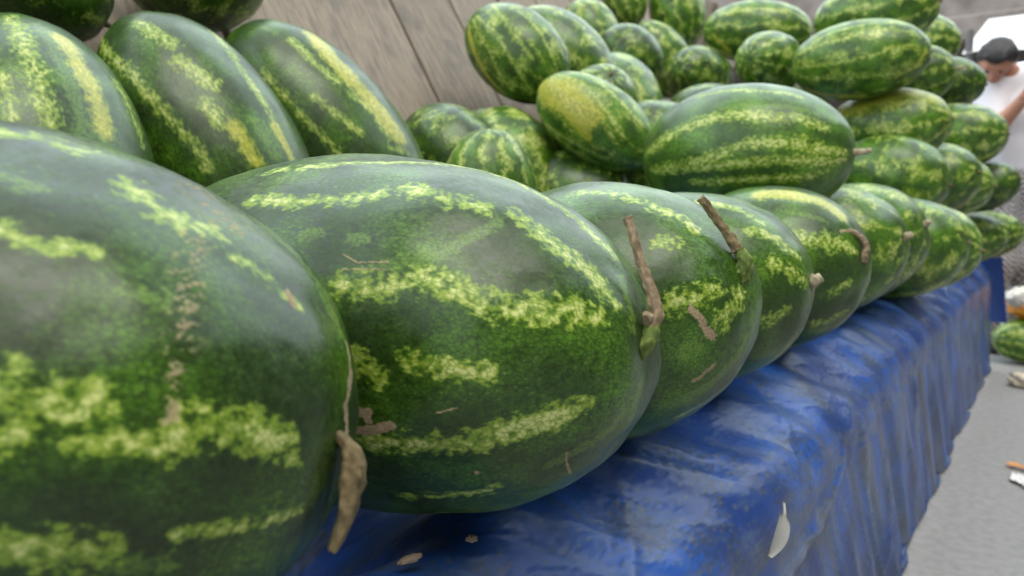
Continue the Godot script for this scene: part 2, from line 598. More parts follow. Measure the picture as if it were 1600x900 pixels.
func lump(size: Vector3, s: float) -> ArrayMesh:
	var p := PackedVector3Array()
	for j in 17:
		for i in 25:
			var ph := PI * j / 16.0
			var th := TAU * (i % 24) / 24.0
			var dir := Vector3(sin(ph) * cos(th), cos(ph), sin(ph) * sin(th))
			p.append(dir * size * (1.0 + 0.35 * n_shape.get_noise_3dv(dir * 1.6 + Vector3(s, s, 0))))
	return sheet(p, 25, 17, true, false, true)


# ---------------------------------------------------------------- watermelon skins
func skin(called: String, w: int, h: int, d: float, l: float, stripes: int, strength: float, lightness: float, yellow: float, s: int, drawn: bool) -> void:
	# stripes 0: only the streaks drawn one by one; else that many broken meridian bands
	var t := {"w": w, "h": h, "d": d, "l": l, "n": stripes, "k": strength, "light": lightness, "yellow": yellow, "seed": s, "drawn": drawn, "rows": {}}
	for f in ["lime", "weak", "spot", "scar", "net"]:
		var a := PackedFloat32Array()
		if drawn:
			a.resize(w * h)
		t[f] = a
	tex[called] = t


func streak(called: String, kind: int, half_mm: float, k: float, pts: Array) -> void:
	# a band on the skin through points (angle round the axis, angle from the stem pole)
	var t: Dictionary = tex[called]
	var f: PackedFloat32Array = t[["lime", "spot", "scar", "weak", "net"][kind]]
	var w: int = t.w
	var h: int = t.h
	var half := half_mm * 0.00045
	var rim := half * 2.7
	for q in pts.size() - 1:
		var a: Vector2 = pts[q]
		var b: Vector2 = pts[q + 1]
		var mid := (a + b) * 0.5
		var mx: float = maxf(t.d * 0.5 * sin(clampf(mid.y, 0.05, PI - 0.05)), 0.004)
		var my: float = Vector2(t.l * 0.5 * sin(mid.y), t.d * 0.5 * cos(mid.y)).length()
		var y0 := maxi(0, int((minf(a.y, b.y) - rim / my) / PI * h))
		var y1 := mini(h - 1, int((maxf(a.y, b.y) + rim / my) / PI * h))
		var x0 := int((minf(a.x, b.x) - rim / mx) / TAU * w)
		var x1 := int((maxf(a.x, b.x) + rim / mx) / TAU * w)
		if x1 - x0 >= w:
			x1 = x0 + w - 1
		var am := Vector2(a.x * mx, a.y * my)
		var ab := Vector2(b.x * mx, b.y * my) - am
		var ll := maxf(ab.length_squared(), 1e-9)
		for y in range(y0, y1 + 1):
			for x in range(x0, x1 + 1):
				var p := Vector2((x + 0.5) / w * TAU * mx, (y + 0.5) / h * PI * my) - am
				var g := clampf(p.dot(ab) / ll, 0.0, 1.0)
				var v := k * (1.0 - p.distance_to(ab * g) / rim)
				var i := y * w + posmod(x, w)
				if v > f[i]:
					f[i] = v
	t[["lime", "spot", "scar", "weak", "net"][kind]] = f


var jobs := []

func finish_skins() -> void:
	for called in tex:
		var t: Dictionary = tex[called]
		var y := 0
		while y < t.h:
			jobs.append([called, y, mini(y + 64, t.h)])
			t.rows[y] = []
			y += 64
	var g := WorkerThreadPool.add_group_task(paint, jobs.size())
	WorkerThreadPool.wait_for_group_task_completion(g)
	for called in tex:
		var t: Dictionary = tex[called]
		var col := PackedByteArray()
		var aux := PackedByteArray()
		var y := 0
		while y < t.h:
			col.append_array(t.rows[y][0])
			aux.append_array(t.rows[y][1])
			y += 64
		var m := StandardMaterial3D.new()
		m.albedo_texture = ImageTexture.create_from_image(Image.create_from_data(t.w, t.h, false, Image.FORMAT_RGB8, col))
		var at := ImageTexture.create_from_image(Image.create_from_data(t.w, t.h, false, Image.FORMAT_RGB8, aux))
		m.roughness_texture = at
		m.roughness_texture_channel = BaseMaterial3D.TEXTURE_CHANNEL_GREEN
		m.roughness = 1.0
		m.metallic_specular = 0.46
		m.heightmap_enabled = true
		m.heightmap_texture = at
		m.heightmap_scale = 0.03
		mats["skin_" + called] = m


func paint(job: int) -> void:
	var t: Dictionary = tex[jobs[job][0]]
	var y0: int = jobs[job][1]
	var y1: int = jobs[job][2]
	var w: int = t.w
	var h: int = t.h
	var hd: float = t.d * 0.5
	var hl: float = t.l * 0.5
	var count: int = t.n
	var drawn: bool = t.drawn
	var lime: PackedFloat32Array = t.lime
	var weak: PackedFloat32Array = t.weak
	var spot: PackedFloat32Array = t.spot
	var scar: PackedFloat32Array = t.scar
	var net: PackedFloat32Array = t.net
	var off := Vector3(t.seed * 3.7, t.seed * 1.3, t.seed * 2.1)
	var sd: float = t.seed
	var light: float = t.light
	var strength: float = t.k
	var dark_c := Vector3(0.150, 0.245, 0.062).lerp(Vector3(0.225, 0.36, 0.095), light)
	var mid_c := Vector3(0.26, 0.395, 0.09).lerp(Vector3(0.345, 0.50, 0.14), light)
	var lime_c := Vector3(0.50, 0.59, 0.17)
	var cream_c := Vector3(0.78, 0.80, 0.50)
	var col := PackedByteArray()
	var aux := PackedByteArray()
	col.resize((y1 - y0) * w * 3)
	aux.resize((y1 - y0) * w * 3)
	var o := 0
	for y in range(y0, y1):
		var ph := PI * (y + 0.5) / h
		var sp := sin(ph)
		var cp := cos(ph)
		for x in w:
			var th := TAU * (x + 0.5) / w
			var p := Vector3(hd * sp * cos(th), hl * cp, hd * sp * sin(th)) + off
			var e := n_edge.get_noise_3d(p.x, p.y * 0.62, p.z)
			var lo := n_low.get_noise_3dv(p)
			var cell := n_cell.get_noise_3d(p.x + e * 0.0012, p.y * 0.6, p.z + e * 0.0012) + 1.0
			var fine := n_fine.get_noise_3d(p.x, p.y * 0.4, p.z)
			var f := 0.0
			var wk := 0.0
			var ye := 0.0
			var sc := 0.0
			var nt := 0.0
			if drawn:
				var i := y * w + x
				f = lime[i]
				wk = weak[i]
				ye = spot[i]
				sc = scar[i]
				nt = net[i]
			if count > 0:
				var a := th / TAU * count + lo * 0.28 + e * 0.10
				var k := roundf(a)
				var kk := fposmod(k, count)
				var run := n_shape.get_noise_2d(kk * 9.1 + sd, ph * 3.2)
				var half := clampf(0.13 + 0.20 * run + 0.04 * strength, 0.04, 0.32)
				var fg := strength * (1.05 - absf(a - k) / (half * 1.9)) + 0.16 * run
				f = maxf(f, fg * smoothstep(0.02, 0.22, sp))
				wk = maxf(wk, 0.5 * strength * (1.0 - absf(absf(a - k) - 0.5) / 0.09))
				var dy: float = absf(wrapf(th - 3.6, -PI, PI)) * sp * hd / (0.11 * t.yellow + 0.001) + absf(cp + 0.1) * 0.75
				if t.yellow > 0.0:
					ye = maxf(ye, 1.25 - dy)
			# the stripes are chains of blotches
			f += (0.36 if drawn else 0.60) * n_low.get_noise_3d(p.x * 2.2 + 5.0, p.y * 2.6, p.z * 2.2) * clampf(f * 2.0, 0.0, 1.0)
			# skin between the stripes: dark net over mid green
			var body := clampf(0.30 + lo * 0.75 + e * 0.18, 0.0, 1.0)
			var mesh := smoothstep(0.03, 0.30, cell)
			var c := dark_c.lerp(mid_c, body * (0.35 + 0.65 * mesh))
			var vein := 1.0 - smoothstep(0.04, 0.16, cell)
			c *= 0.97 + 0.14 * fine + 0.22 * lo + 0.16 * e - 0.20 * vein
			# faint stripes
			var wm := smoothstep(0.30, 0.62, wk + (e * 0.42 + fine * 0.10) * clampf(wk * 3.0, 0.0, 1.0))
			c = c.lerp(Vector3(0.40, 0.53, 0.17), wm * (0.62 - 0.35 * vein))
			# the yellow resting spot, under the stripes
			var ym := smoothstep(0.12, 0.85, ye + (e * 0.35 + lo * 0.25) * clampf(ye * 3.0, 0.0, 1.0))
			c = c.lerp(Vector3(0.82, 0.77, 0.24) + Vector3(0.06, 0.08, 0.06) * e, ym * (0.92 - 0.2 * vein))
			f = maxf(f, ye * 0.55)
			# broken lime stripes with a ragged edge
			var band := clampf(f * 4.5, 0.0, 1.0)
			var halo := smoothstep(0.08, 0.50, f + e * 0.30 * band)
			c = c.lerp(Vector3(0.31, 0.45, 0.13), halo * (0.45 - 0.3 * vein))
			var lm := smoothstep(0.28, 0.64, f + (e * 0.80 + fine * 0.34) * band)
			var pale := smoothstep(0.45, 1.05, f * 0.75 + e * 0.75 + lo * 0.2 + 0.15 * cell)
			var lc := lime_c.lerp(cream_c, pale).lerp(Vector3(0.82, 0.74, 0.32), ym * 0.7)
			lc = lc.lerp(Vector3(0.28, 0.41, 0.11), maxf(vein * 0.5, 0.75 * smoothstep(0.05, -0.55, e + fine * 0.3)))
			c = c.lerp(lc, lm * (0.92 + 0.08 * fine))
			# dry corky scars
			var sm := smoothstep(0.42, 0.56, sc + e * 0.28 + fine * 0.10)
			var fib := n_edge.get_noise_3d((p.y + p.z) * 0.30, (p.y - p.z) * 1.7, p.x * 0.5)
			var nm := smoothstep(0.10, 0.85, nt + e * 0.35) * smoothstep(0.02, 0.30, fib * 0.8 + fine * 0.45 + e * 0.25)
			sm = maxf(sm, nm * 0.8)
			c = c.lerp(Vector3(0.64, 0.56, 0.44) * (0.92 + 0.18 * fine), sm)
			# pin-prick pale dots and rubbed wax
			if fine > 0.66 and lo > -0.15:
				c = c.lerp(Vector3(0.62, 0.68, 0.50), 0.30)
			var wax := smoothstep(-0.2, 0.6, e * 0.35 - lo * 0.6)
			c = c.lerp(Vector3(0.33, 0.43, 0.33), wax * 0.06)
			col[o] = int(clampf(c.x, 0.0, 1.0) * 255.0)
			col[o + 1] = int(clampf(c.y, 0.0, 1.0) * 255.0)
			col[o + 2] = int(clampf(c.z, 0.0, 1.0) * 255.0)
			aux[o] = int(clampf(0.45 + 0.06 * e + 0.05 * mesh + 0.04 * fine + 0.35 * sm + 0.08 * lm, 0.0, 1.0) * 255.0)
			aux[o + 1] = int(clampf(0.31 + 0.15 * wax + 0.05 * e + 0.35 * sm + 0.05 * lm, 0.0, 1.0) * 255.0)
			o += 3
	t.rows[y0] = [col, aux]


var melon_count := 0

func melon(id: String, at: Vector3, az: float, el: float, d: float, l: float, look: String, roll: float, stem: String, label: String, group: String) -> Node3D:
	# the node stands at the fruit's middle, its own y axis along the fruit towards the stem
	melon_count += 1
	var o := thing("watermelon", label, "watermelon", group)
	var a := Vector3(cos(deg_to_rad(el)) * cos(deg_to_rad(az)), sin(deg_to_rad(el)), -cos(deg_to_rad(el)) * sin(deg_to_rad(az)))
	var up := Vector3.UP if absf(a.y) < 0.95 else Vector3(0, 0, -1)
	var bx := a.cross(up).normalized()
	o.transform = Transform3D(Basis(bx, a, bx.cross(a)), at)
	var big := look.begins_with("M")
	var nu := 129 if big else 57
	var nv := 91 if big else 41
	var p := PackedVector3Array()
	var s := melon_count * 5.3
	for j in nv:
		var ph := PI * j / (nv - 1)
		var sp := pow(maxf(sin(ph), 0.0), 0.97)
		for i in nu:
			var th := TAU * (i % (nu - 1)) / (nu - 1)
			var dir := Vector3(sin(ph) * cos(th), cos(ph), sin(ph) * sin(th))
			var lump := 1.0 + 0.016 * n_shape.get_noise_3dv(dir * 1.3 + Vector3(s, 0, 0)) + 0.005 * n_shape.get_noise_3dv(dir * 4.0 + Vector3(s, 9, 0))
			lump += 0.0025 * cos(th * 9.0 + s) * sin(ph)
			var q := Vector3(d * 0.494 * sp * cos(th), l * 0.5 * cos(ph), d * 0.494 * sp * sin(th)) * lump
			if look == "M2" and q.y > 0.0:
				q *= Vector3(1.0 + 0.05 * smoothstep(0.06, 0.20, q.y), 0.955, 1.0 + 0.05 * smoothstep(0.06, 0.20, q.y))
			q.y -= 0.0025 * (exp(-pow(ph / 0.13, 2.0)) - exp(-pow((PI - ph) / 0.13, 2.0)))
			p.append(q)
	var body := obj("rind", sheet(p, nu, nv, true, false, true), mats["skin_" + look], o)
	body.rotation = Vector3(0, deg_to_rad(roll), 0)
	var dry := stalk_material(0)
	var tip := l * 0.5
	match stem:
		"tall":
			obj("stem_base", tube([Vector3(0.0035, 0.2115, 0.004), Vector3(0.003, 0.2230, 0.009), Vector3(0.0022, 0.2270, 0.015), Vector3(0.001, 0.2280, 0.022)], [0.0062, 0.0062, 0.0052, 0.0034], 16, 0.4, 3.0), stalk_material(2), o)
			obj("stem", tube([Vector3(0.002, 0.2265, 0.016), Vector3(0.0, 0.2290, 0.024), Vector3(-0.0014, 0.2285, 0.031), Vector3(-0.0014, 0.2235, 0.044), Vector3(-0.0007, 0.2188, 0.058), Vector3(0.0002, 0.2143, 0.0723), Vector3(0.0008, 0.2114, 0.0812)], [0.0030, 0.0040, 0.0034, 0.0029, 0.0027, 0.0024, 0.0025], 16, 0.36, 1.0), dry, o)
			obj("stem_node", tube([Vector3(0.004, 0.2255, 0.022), Vector3(0.007, 0.2275, 0.026), Vector3(0.010, 0.2265, 0.0285)], [0.0022, 0.0026, 0.0015], 10, 0.5, 5.0), dry, o)
		"lean":
			obj("stem_base", tube([Vector3(-0.001, 0.168, 0.010), Vector3(0.001, 0.178, 0.017), Vector3(0.0023, 0.1795, 0.025), Vector3(0.0044, 0.1775, 0.0333)], [0.0068, 0.0068, 0.0054, 0.0042], 16, 0.4, 2.0), stalk_material(2), o)
			obj("stem", tube([Vector3(0.0044, 0.1767, 0.032), Vector3(0.0073, 0.1743, 0.0413), Vector3(0.0126, 0.1698, 0.0547), Vector3(0.0176, 0.1656, 0.0681), Vector3(0.0216, 0.1622, 0.0763)], [0.0046, 0.0038, 0.0032, 0.0029, 0.0034], 16, 0.36, 8.0), stalk_material(1), o)
		"hang":
			obj("stem", tube([Vector3(0.0, 0.170, 0.004), Vector3(0.0, 0.1790, -0.004), Vector3(0.0006, 0.1812, -0.0113), Vector3(0.0016, 0.1812, -0.0192), Vector3(0.003, 0.1802, -0.0297), Vector3(0.0045, 0.1779, -0.039), Vector3(0.0059, 0.1753, -0.0463)], [0.0014, 0.0028, 0.0046, 0.0050, 0.0038, 0.0028, 0.0020], 18, 0.35, 4.0), stalk_material(1), o)
		"curl":
			obj("stem", tube([Vector3(-0.0005, tip - 0.004, -0.008), Vector3(-0.0008, tip + 0.003, 0.0116), Vector3(0.0045, 0.1493, 0.0253), Vector3(0.0135, 0.1426, 0.0335), Vector3(0.0215, 0.1365, 0.0365)], [0.0055, 0.005, 0.0042, 0.0036, 0.003], 12, 0.3, 6.0), dry, o)
		"button":
			obj("stem", tube([Vector3(0, tip - 0.008, 0), Vector3(-0.001, tip + 0.002, 0.001), Vector3(-0.003, tip + 0.008, 0.004)], [0.009, 0.007, 0.0045], 12, 0.35, s), stalk_material(3), o)
		"stub":
			obj("stem", tube([Vector3(0, tip - 0.008, 0), Vector3(-0.004, tip + 0.006, 0.001), Vector3(-0.012, tip + 0.022, 0.004)], [0.007, 0.005, 0.004], 12, 0.3, s), stalk_material(3), o)
		_:
			obj("stem", tube([Vector3(0, tip - 0.008, 0), Vector3(0, tip - 0.001, 0), Vector3(0.001, tip + 0.004, 0.001)], [0.006, 0.005, 0.003], 10, 0.3, s), stalk_material(1), o)
	if label.contains("sticker"):
		var disc := SphereMesh.new()
		disc.radius = 0.02
		disc.height = 0.004
		var st := obj("sticker", disc, plain(Color(0.9, 0.9, 0.88), 0.5), o)
		st.position = Vector3(d * 0.22, l * 0.37, -0.015)
		st.rotation = Vector3(0, 0, deg_to_rad(-38.0))
	return o


func stalk_material(k: int) -> StandardMaterial3D:
	if not mats.has("stalk%d" % k):
		var m := plain(Color(1, 1, 1), 0.85)
		var a: Color = [Color(0.50, 0.43, 0.33), Color(0.40, 0.35, 0.23), Color(0.34, 0.42, 0.17), Color(0.58, 0.54, 0.43)][k]
		var b: Color = [Color(0.76, 0.69, 0.56), Color(0.62, 0.55, 0.40), Color(0.62, 0.66, 0.36), Color(0.78, 0.74, 0.62)][k]
		m.albedo_texture = noise_tex(0.03, 4, 60 + k, [a.darkened(0.25), a, b], 128)
		m.uv1_triplanar = true
		m.uv1_scale = Vector3(30, 30, 30)
		mats["stalk%d" % k] = m
	return mats["stalk%d" % k]


func make_skins() -> void:
	skin("M1", 960, 640, 0.249, 0.352, 0, 1.00, 0.00, 0.0, 1, true)
	skin("M2", 1056, 704, 0.248, 0.473, 0, 1.00, 0.35, 0.0, 2, true)
	skin("M3", 704, 448, 0.242, 0.354, 0, 1.00, 0.65, 0.0, 3, true)
	skin("M4", 640, 416, 0.235, 0.320, 0, 1.00, 0.70, 0.0, 4, true)
	skin("M5", 576, 384, 0.245, 0.299, 0, 1.00, 0.60, 0.0, 5, true)
	skin("P1", 640, 384, 0.241, 0.356, 0, 1.00, 1.10, 0.0, 6, true)
	skin("L1", 416, 256, 0.243, 0.391, 0, 1.00, 0.70, 0.0, 7, true)
	skin("L2", 416, 256, 0.241, 0.453, 0, 1.00, 0.45, 0.0, 8, true)
	skin("L3", 416, 256, 0.257, 0.503, 0, 1.00, 0.50, 0.0, 9, true)
	skin("P6", 352, 224, 0.227, 0.365, 11, 0.80, 1.20, 0.0, 10, true)
	skin("P19", 352, 224, 0.210, 0.306, 11, 0.75, 1.00, 0.0, 11, true)
	skin("P20", 352, 224, 0.176, 0.295, 11, 0.75, 1.70, 0.0, 12, true)
	skin("P11", 352, 224, 0.234, 0.398, 11, 1.00, 1.20, 0.0, 13, true)
	skin("A", 352, 224, 0.235, 0.340, 9, 1.00, 0.90, 0.0, 14, false)
	skin("B", 352, 224, 0.235, 0.340, 10, 0.95, 0.90, 0.5, 15, false)
	skin("C", 352, 224, 0.235, 0.340, 10, 0.90, 0.90, 0.0, 16, false)
	skin("D", 352, 224, 0.235, 0.340, 11, 1.05, 1.15, 0.0, 17, false)
	skin("E", 352, 224, 0.235, 0.340, 12, 1.10, 1.40, 0.0, 18, false)
	skin("F", 352, 224, 0.235, 0.340, 10, 1.10, 1.30, 0.9, 19, false)
	skin("R", 352, 224, 0.235, 0.340, 8, 0.80, 1.00, 0.0, 20, false)
	skin("G", 352, 224, 0.235, 0.340, 9, 0.75, 0.50, 0.0, 21, false)
	skin("H", 352, 224, 0.235, 0.340, 8, 0.45, 0.30, 0.0, 22, false)
	streak("M2", 0, 7.9, 1.00, [Vector2(0.830, 1.595), Vector2(0.830, 1.408), Vector2(0.898, 1.246), Vector2(0.978, 1.183)])
	streak("M2", 0, 9.7, 1.00, [Vector2(1.021, 1.118), Vector2(1.010, 1.006), Vector2(1.045, 0.917), Vector2(1.043, 0.866)])
	streak("M2", 0, 7.9, 1.00, [Vector2(1.112, 0.778), Vector2(1.075, 0.669), Vector2(1.054, 0.543), Vector2(1.062, 0.432), Vector2(0.964, 0.335)])
	streak("M2", 0, 9.7, 1.05, [Vector2(0.405, 1.153), Vector2(0.440, 1.027), Vector2(0.508, 0.916), Vector2(0.486, 0.825), Vector2(0.434, 0.711), Vector2(0.477, 0.598), Vector2(0.567, 0.474), Vector2(0.656, 0.378)])
	streak("M2", 3, 6.0, 1.00, [Vector2(0.634, 0.919), Vector2(0.825, 0.845), Vector2(0.992, 0.803)])
	streak("M2", 3, 9.0, 0.70, [Vector2(0.375, 1.211), Vector2(0.510, 1.073), Vector2(0.643, 0.938)])
	streak("M2", 3, 7.0, 0.80, [Vector2(0.654, 1.175), Vector2(0.663, 1.131)])
	streak("M2", 3, 7.0, 0.80, [Vector2(0.650, 1.327), Vector2(0.656, 1.270)])
	streak("M2", 0, 8.8, 0.85, [Vector2(0.080, 1.091), Vector2(0.024, 1.049), Vector2(-0.020, 1.007)])
	streak("M2", 0, 7.0, 0.90, [Vector2(0.079, 0.940), Vector2(0.046, 0.830), Vector2(0.034, 0.708)])
	streak("M2", 0, 8.8, 1.10, [Vector2(5.913, 1.079), Vector2(5.918, 0.921), Vector2(5.879, 0.783), Vector2(5.924, 0.667), Vector2(5.929, 0.545), Vector2(5.962, 0.417)])
	streak("M2", 0, 6.2, 0.85, [Vector2(5.495, 1.075), Vector2(5.463, 0.928), Vector2(5.436, 0.774)])
	streak("M2", 3, 6.0, 0.90, [Vector2(5.427, 0.578), Vector2(5.417, 0.453), Vector2(5.316, 0.268), Vector2(5.286, 0.118)])
	streak("M2", 0, 7.0, 1.00, [Vector2(1.149, 1.681), Vector2(1.188, 1.449), Vector2(1.294, 1.314), Vector2(1.496, 1.171), Vector2(1.649, 1.039), Vector2(1.616, 0.831), Vector2(1.605, 0.637), Vector2(1.596, 0.450)])
	streak("M2", 3, 5.0, 0.90, [Vector2(1.476, 0.363), Vector2(1.206, 0.268), Vector2(0.814, 0.196)])
	streak("M2", 3, 5.0, 0.80, [Vector2(5.232, 0.085), Vector2(4.777, 0.304), Vector2(4.703, 0.526)])
	streak("M2", 0, 6.2, 0.90, [Vector2(5.146, 1.058), Vector2(4.921, 0.862), Vector2(4.812, 0.654)])
	streak("M2", 2, 4.0, 1.20, [Vector2(5.980, 1.112), Vector2(5.996, 1.050), Vector2(6.017, 0.996)])
	streak("M2", 2, 4.0, 1.00, [Vector2(6.076, 1.094), Vector2(6.084, 1.055), Vector2(6.042, 1.062)])
	streak("M2", 2, 2.0, 1.00, [Vector2(5.646, 0.801), Vector2(5.637, 0.797)])
	streak("M2", 2, 1.3, 1.00, [Vector2(5.469, 0.511), Vector2(5.130, 0.565)])
	streak("M2", 2, 0.8, 0.90, [Vector2(0.563, 1.179), Vector2(0.533, 1.130), Vector2(0.560, 1.043)])
	streak("M2", 2, 0.7, 0.80, [Vector2(0.488, 1.167), Vector2(0.522, 1.040)])
	streak("M2", 2, 0.8, 0.90, [Vector2(6.082, 0.861), Vector2(6.109, 0.797)])
	streak("M1", 0, 7.5, 0.90, [Vector2(1.335, 1.318), Vector2(1.394, 1.257), Vector2(1.402, 1.145)])
	streak("M1", 0, 8.7, 0.85, [Vector2(1.331, 0.979), Vector2(1.295, 0.884), Vector2(1.307, 0.797), Vector2(1.370, 0.743)])
	streak("M1", 0, 5.6, 0.80, [Vector2(0.876, 1.067), Vector2(0.855, 0.983), Vector2(0.932, 0.892)])
	streak("M1", 0, 4.4, 0.90, [Vector2(1.351, 0.659), Vector2(1.407, 0.543), Vector2(1.492, 0.448)])
	streak("M1", 3, 5.0, 1.00, [Vector2(1.877, 0.987), Vector2(1.910, 0.743), Vector2(1.969, 0.508), Vector2(2.102, 0.281)])
	streak("M1", 0, 10.6, 1.10, [Vector2(0.382, 0.987), Vector2(0.388, 0.925), Vector2(0.344, 0.854), Vector2(0.368, 0.779)])
	streak("M1", 0, 7.5, 1.00, [Vector2(0.224, 0.946), Vector2(0.228, 0.905), Vector2(0.267, 0.867)])
	streak("M1", 0, 5.1, 0.90, [Vector2(0.234, 0.776), Vector2(0.250, 0.696), Vector2(0.216, 0.624)])
	streak("M1", 0, 4.4, 0.90, [Vector2(0.400, 0.599), Vector2(0.426, 0.528)])
	streak("M1", 0, 8.7, 1.10, [Vector2(0.252, 0.592), Vector2(0.323, 0.494), Vector2(0.347, 0.392), Vector2(0.263, 0.292)])
	streak("M1", 0, 4.4, 0.80, [Vector2(0.089, 0.275), Vector2(0.015, 0.238)])
	streak("M1", 0, 3.7, 0.90, [Vector2(6.058, 0.577), Vector2(6.005, 0.489), Vector2(5.833, 0.355), Vector2(5.570, 0.258)])
	streak("M1", 0, 9.4, 1.00, [Vector2(6.202, 0.961), Vector2(6.172, 0.901), Vector2(6.139, 0.818), Vector2(6.092, 0.736)])
	streak("M1", 3, 8.0, 0.80, [Vector2(5.997, 0.714), Vector2(5.927, 0.616)])
	streak("M1", 3, 7.0, 0.80, [Vector2(0.827, 0.781), Vector2(0.848, 0.699)])
	streak("M1", 3, 8.0, 0.70, [Vector2(1.086, 1.168), Vector2(1.090, 1.085)])
	streak("M1", 4, 8.0, 1.00, [Vector2(1.258, 0.754), Vector2(1.068, 0.708), Vector2(0.874, 0.663), Vector2(0.687, 0.638)])
	streak("M1", 4, 4.0, 1.10, [Vector2(0.685, 0.641), Vector2(0.510, 0.621), Vector2(0.366, 0.611)])
	streak("M1", 4, 15.0, 0.80, [Vector2(1.617, 0.938), Vector2(1.540, 0.815), Vector2(1.570, 0.759)])
	streak("M1", 2, 4.0, 1.00, [Vector2(2.233, 0.222), Vector2(2.270, 0.106), Vector2(3.952, 0.063)])
	streak("M1", 2, 2.0, 1.00, [Vector2(2.124, 0.331), Vector2(2.163, 0.216)])
	streak("M1", 2, 3.0, 0.90, [Vector2(1.479, 0.503), Vector2(1.451, 0.461)])
	streak("M3", 0, 8.0, 1.00, [Vector2(1.143, 0.754), Vector2(1.159, 0.623), Vector2(1.146, 0.494)])
	streak("M3", 0, 11.0, 1.00, [Vector2(6.271, 0.543), Vector2(6.314, 0.413), Vector2(6.474, 0.283)])
	streak("M3", 0, 8.0, 0.80, [Vector2(0.685, 0.643), Vector2(0.788, 0.551)])
	streak("M3", 2, 5.0, 1.00, [Vector2(6.170, 0.450), Vector2(5.961, 0.414), Vector2(5.623, 0.396)])
	streak("M3", 2, 3.0, 1.00, [Vector2(5.274, 0.640), Vector2(5.231, 0.506)])
	streak("M3", 3, 8.0, 0.90, [Vector2(5.652, 0.587), Vector2(5.634, 0.487)])
	streak("M3", 0, 8.0, 1.00, [Vector2(5.749, 0.295), Vector2(5.896, 0.124), Vector2(6.455, 0.036)])
	streak("M3", 0, 9.0, 0.90, [Vector2(1.144, 1.215), Vector2(1.154, 0.996), Vector2(1.185, 0.861)])
	streak("M3", 3, 7.0, 1.00, [Vector2(5.140, 0.737), Vector2(4.967, 0.518), Vector2(4.746, 0.302)])
	streak("M3", 1, 5.0, 0.70, [Vector2(4.877, 0.923), Vector2(4.703, 0.699), Vector2(4.356, 0.570)])
	streak("M4", 0, 8.0, 1.00, [Vector2(1.118, 1.199), Vector2(1.168, 0.928), Vector2(1.051, 0.707)])
	streak("M4", 0, 10.0, 1.00, [Vector2(0.423, 0.553), Vector2(0.323, 0.358), Vector2(0.047, 0.180)])
	streak("M4", 0, 10.0, 1.00, [Vector2(5.809, 0.660), Vector2(5.788, 0.478)])
	streak("M4", 3, 8.0, 0.80, [Vector2(0.406, 0.736), Vector2(0.198, 0.609)])
	streak("M4", 0, 8.0, 1.00, [Vector2(0.824, 0.785), Vector2(0.895, 0.547), Vector2(0.850, 0.333)])
	streak("M4", 1, 6.0, 0.60, [Vector2(4.745, 0.979), Vector2(4.905, 0.626), Vector2(4.939, 0.304)])
	streak("M5", 1, 17.0, 1.30, [Vector2(1.076, 1.256), Vector2(1.192, 0.982), Vector2(1.336, 0.722), Vector2(1.342, 0.508)])
	streak("M5", 0, 13.0, 1.10, [Vector2(0.392, 0.818), Vector2(0.412, 0.544), Vector2(0.396, 0.187)])
	streak("M5", 0, 9.0, 0.90, [Vector2(5.615, 0.580), Vector2(5.520, 0.384)])
	streak("M5", 0, 8.0, 0.90, [Vector2(5.265, 0.902), Vector2(4.919, 0.624)])
	streak("M5", 3, 7.0, 0.80, [Vector2(0.786, 0.946), Vector2(0.854, 0.583)])
	streak("M5", 2, 3.0, 1.00, [Vector2(0.830, 0.409), Vector2(1.278, 0.258), Vector2(1.872, 0.154)])
	streak("P1", 0, 13.0, 1.10, [Vector2(0.016, 2.594), Vector2(0.264, 2.206), Vector2(0.432, 1.839), Vector2(0.488, 1.485), Vector2(0.483, 1.093)])
	streak("P1", 0, 12.0, 1.00, [Vector2(0.521, 0.980), Vector2(0.519, 0.642)])
	streak("P1", 0, 13.0, 1.10, [Vector2(5.928, 2.423), Vector2(6.087, 1.936), Vector2(6.205, 1.674), Vector2(6.367, 1.339), Vector2(6.414, 0.949), Vector2(6.223, 0.319)])
	streak("P1", 0, 10.0, 1.10, [Vector2(6.013, 2.013), Vector2(6.116, 1.442), Vector2(6.133, 0.938), Vector2(5.953, 0.314)])
	streak("P1", 0, 9.0, 1.00, [Vector2(5.832, 1.877), Vector2(5.887, 1.278), Vector2(5.781, 0.602)])
	streak("P1", 0, 9.0, 0.80, [Vector2(1.047, 1.952), Vector2(1.007, 1.450), Vector2(1.082, 0.986)])
	streak("P1", 3, 9.0, 0.90, [Vector2(0.601, 1.615), Vector2(0.676, 1.229), Vector2(0.761, 0.742)])
	streak("L1", 0, 15.0, 1.00, [Vector2(1.419, 2.289), Vector2(1.469, 1.848), Vector2(1.498, 1.576), Vector2(1.500, 1.397), Vector2(1.517, 1.276)])
	streak("L1", 1, 16.0, 1.10, [Vector2(1.851, 2.023), Vector2(1.878, 1.756), Vector2(1.933, 1.512), Vector2(1.966, 1.297)])
	streak("L1", 0, 12.0, 0.90, [Vector2(2.298, 1.773), Vector2(2.348, 1.578), Vector2(2.458, 1.381)])
	streak("L1", 0, 9.0, 0.90, [Vector2(1.237, 1.632), Vector2(1.262, 1.448), Vector2(1.251, 1.326)])
	streak("L1", 3, 15.0, 0.80, [Vector2(1.657, 2.135), Vector2(1.733, 1.558), Vector2(1.761, 1.257)])
	streak("L2", 0, 13.0, 1.00, [Vector2(0.651, 2.434), Vector2(0.748, 2.238), Vector2(0.841, 2.060)])
	streak("L2", 0, 16.0, 1.10, [Vector2(0.784, 1.921), Vector2(0.879, 1.792), Vector2(0.938, 1.706)])
	streak("L2", 0, 13.0, 1.00, [Vector2(0.759, 1.603), Vector2(0.794, 1.462)])
	streak("L2", 1, 14.0, 1.00, [Vector2(0.897, 1.419), Vector2(0.910, 1.247), Vector2(0.923, 1.181)])
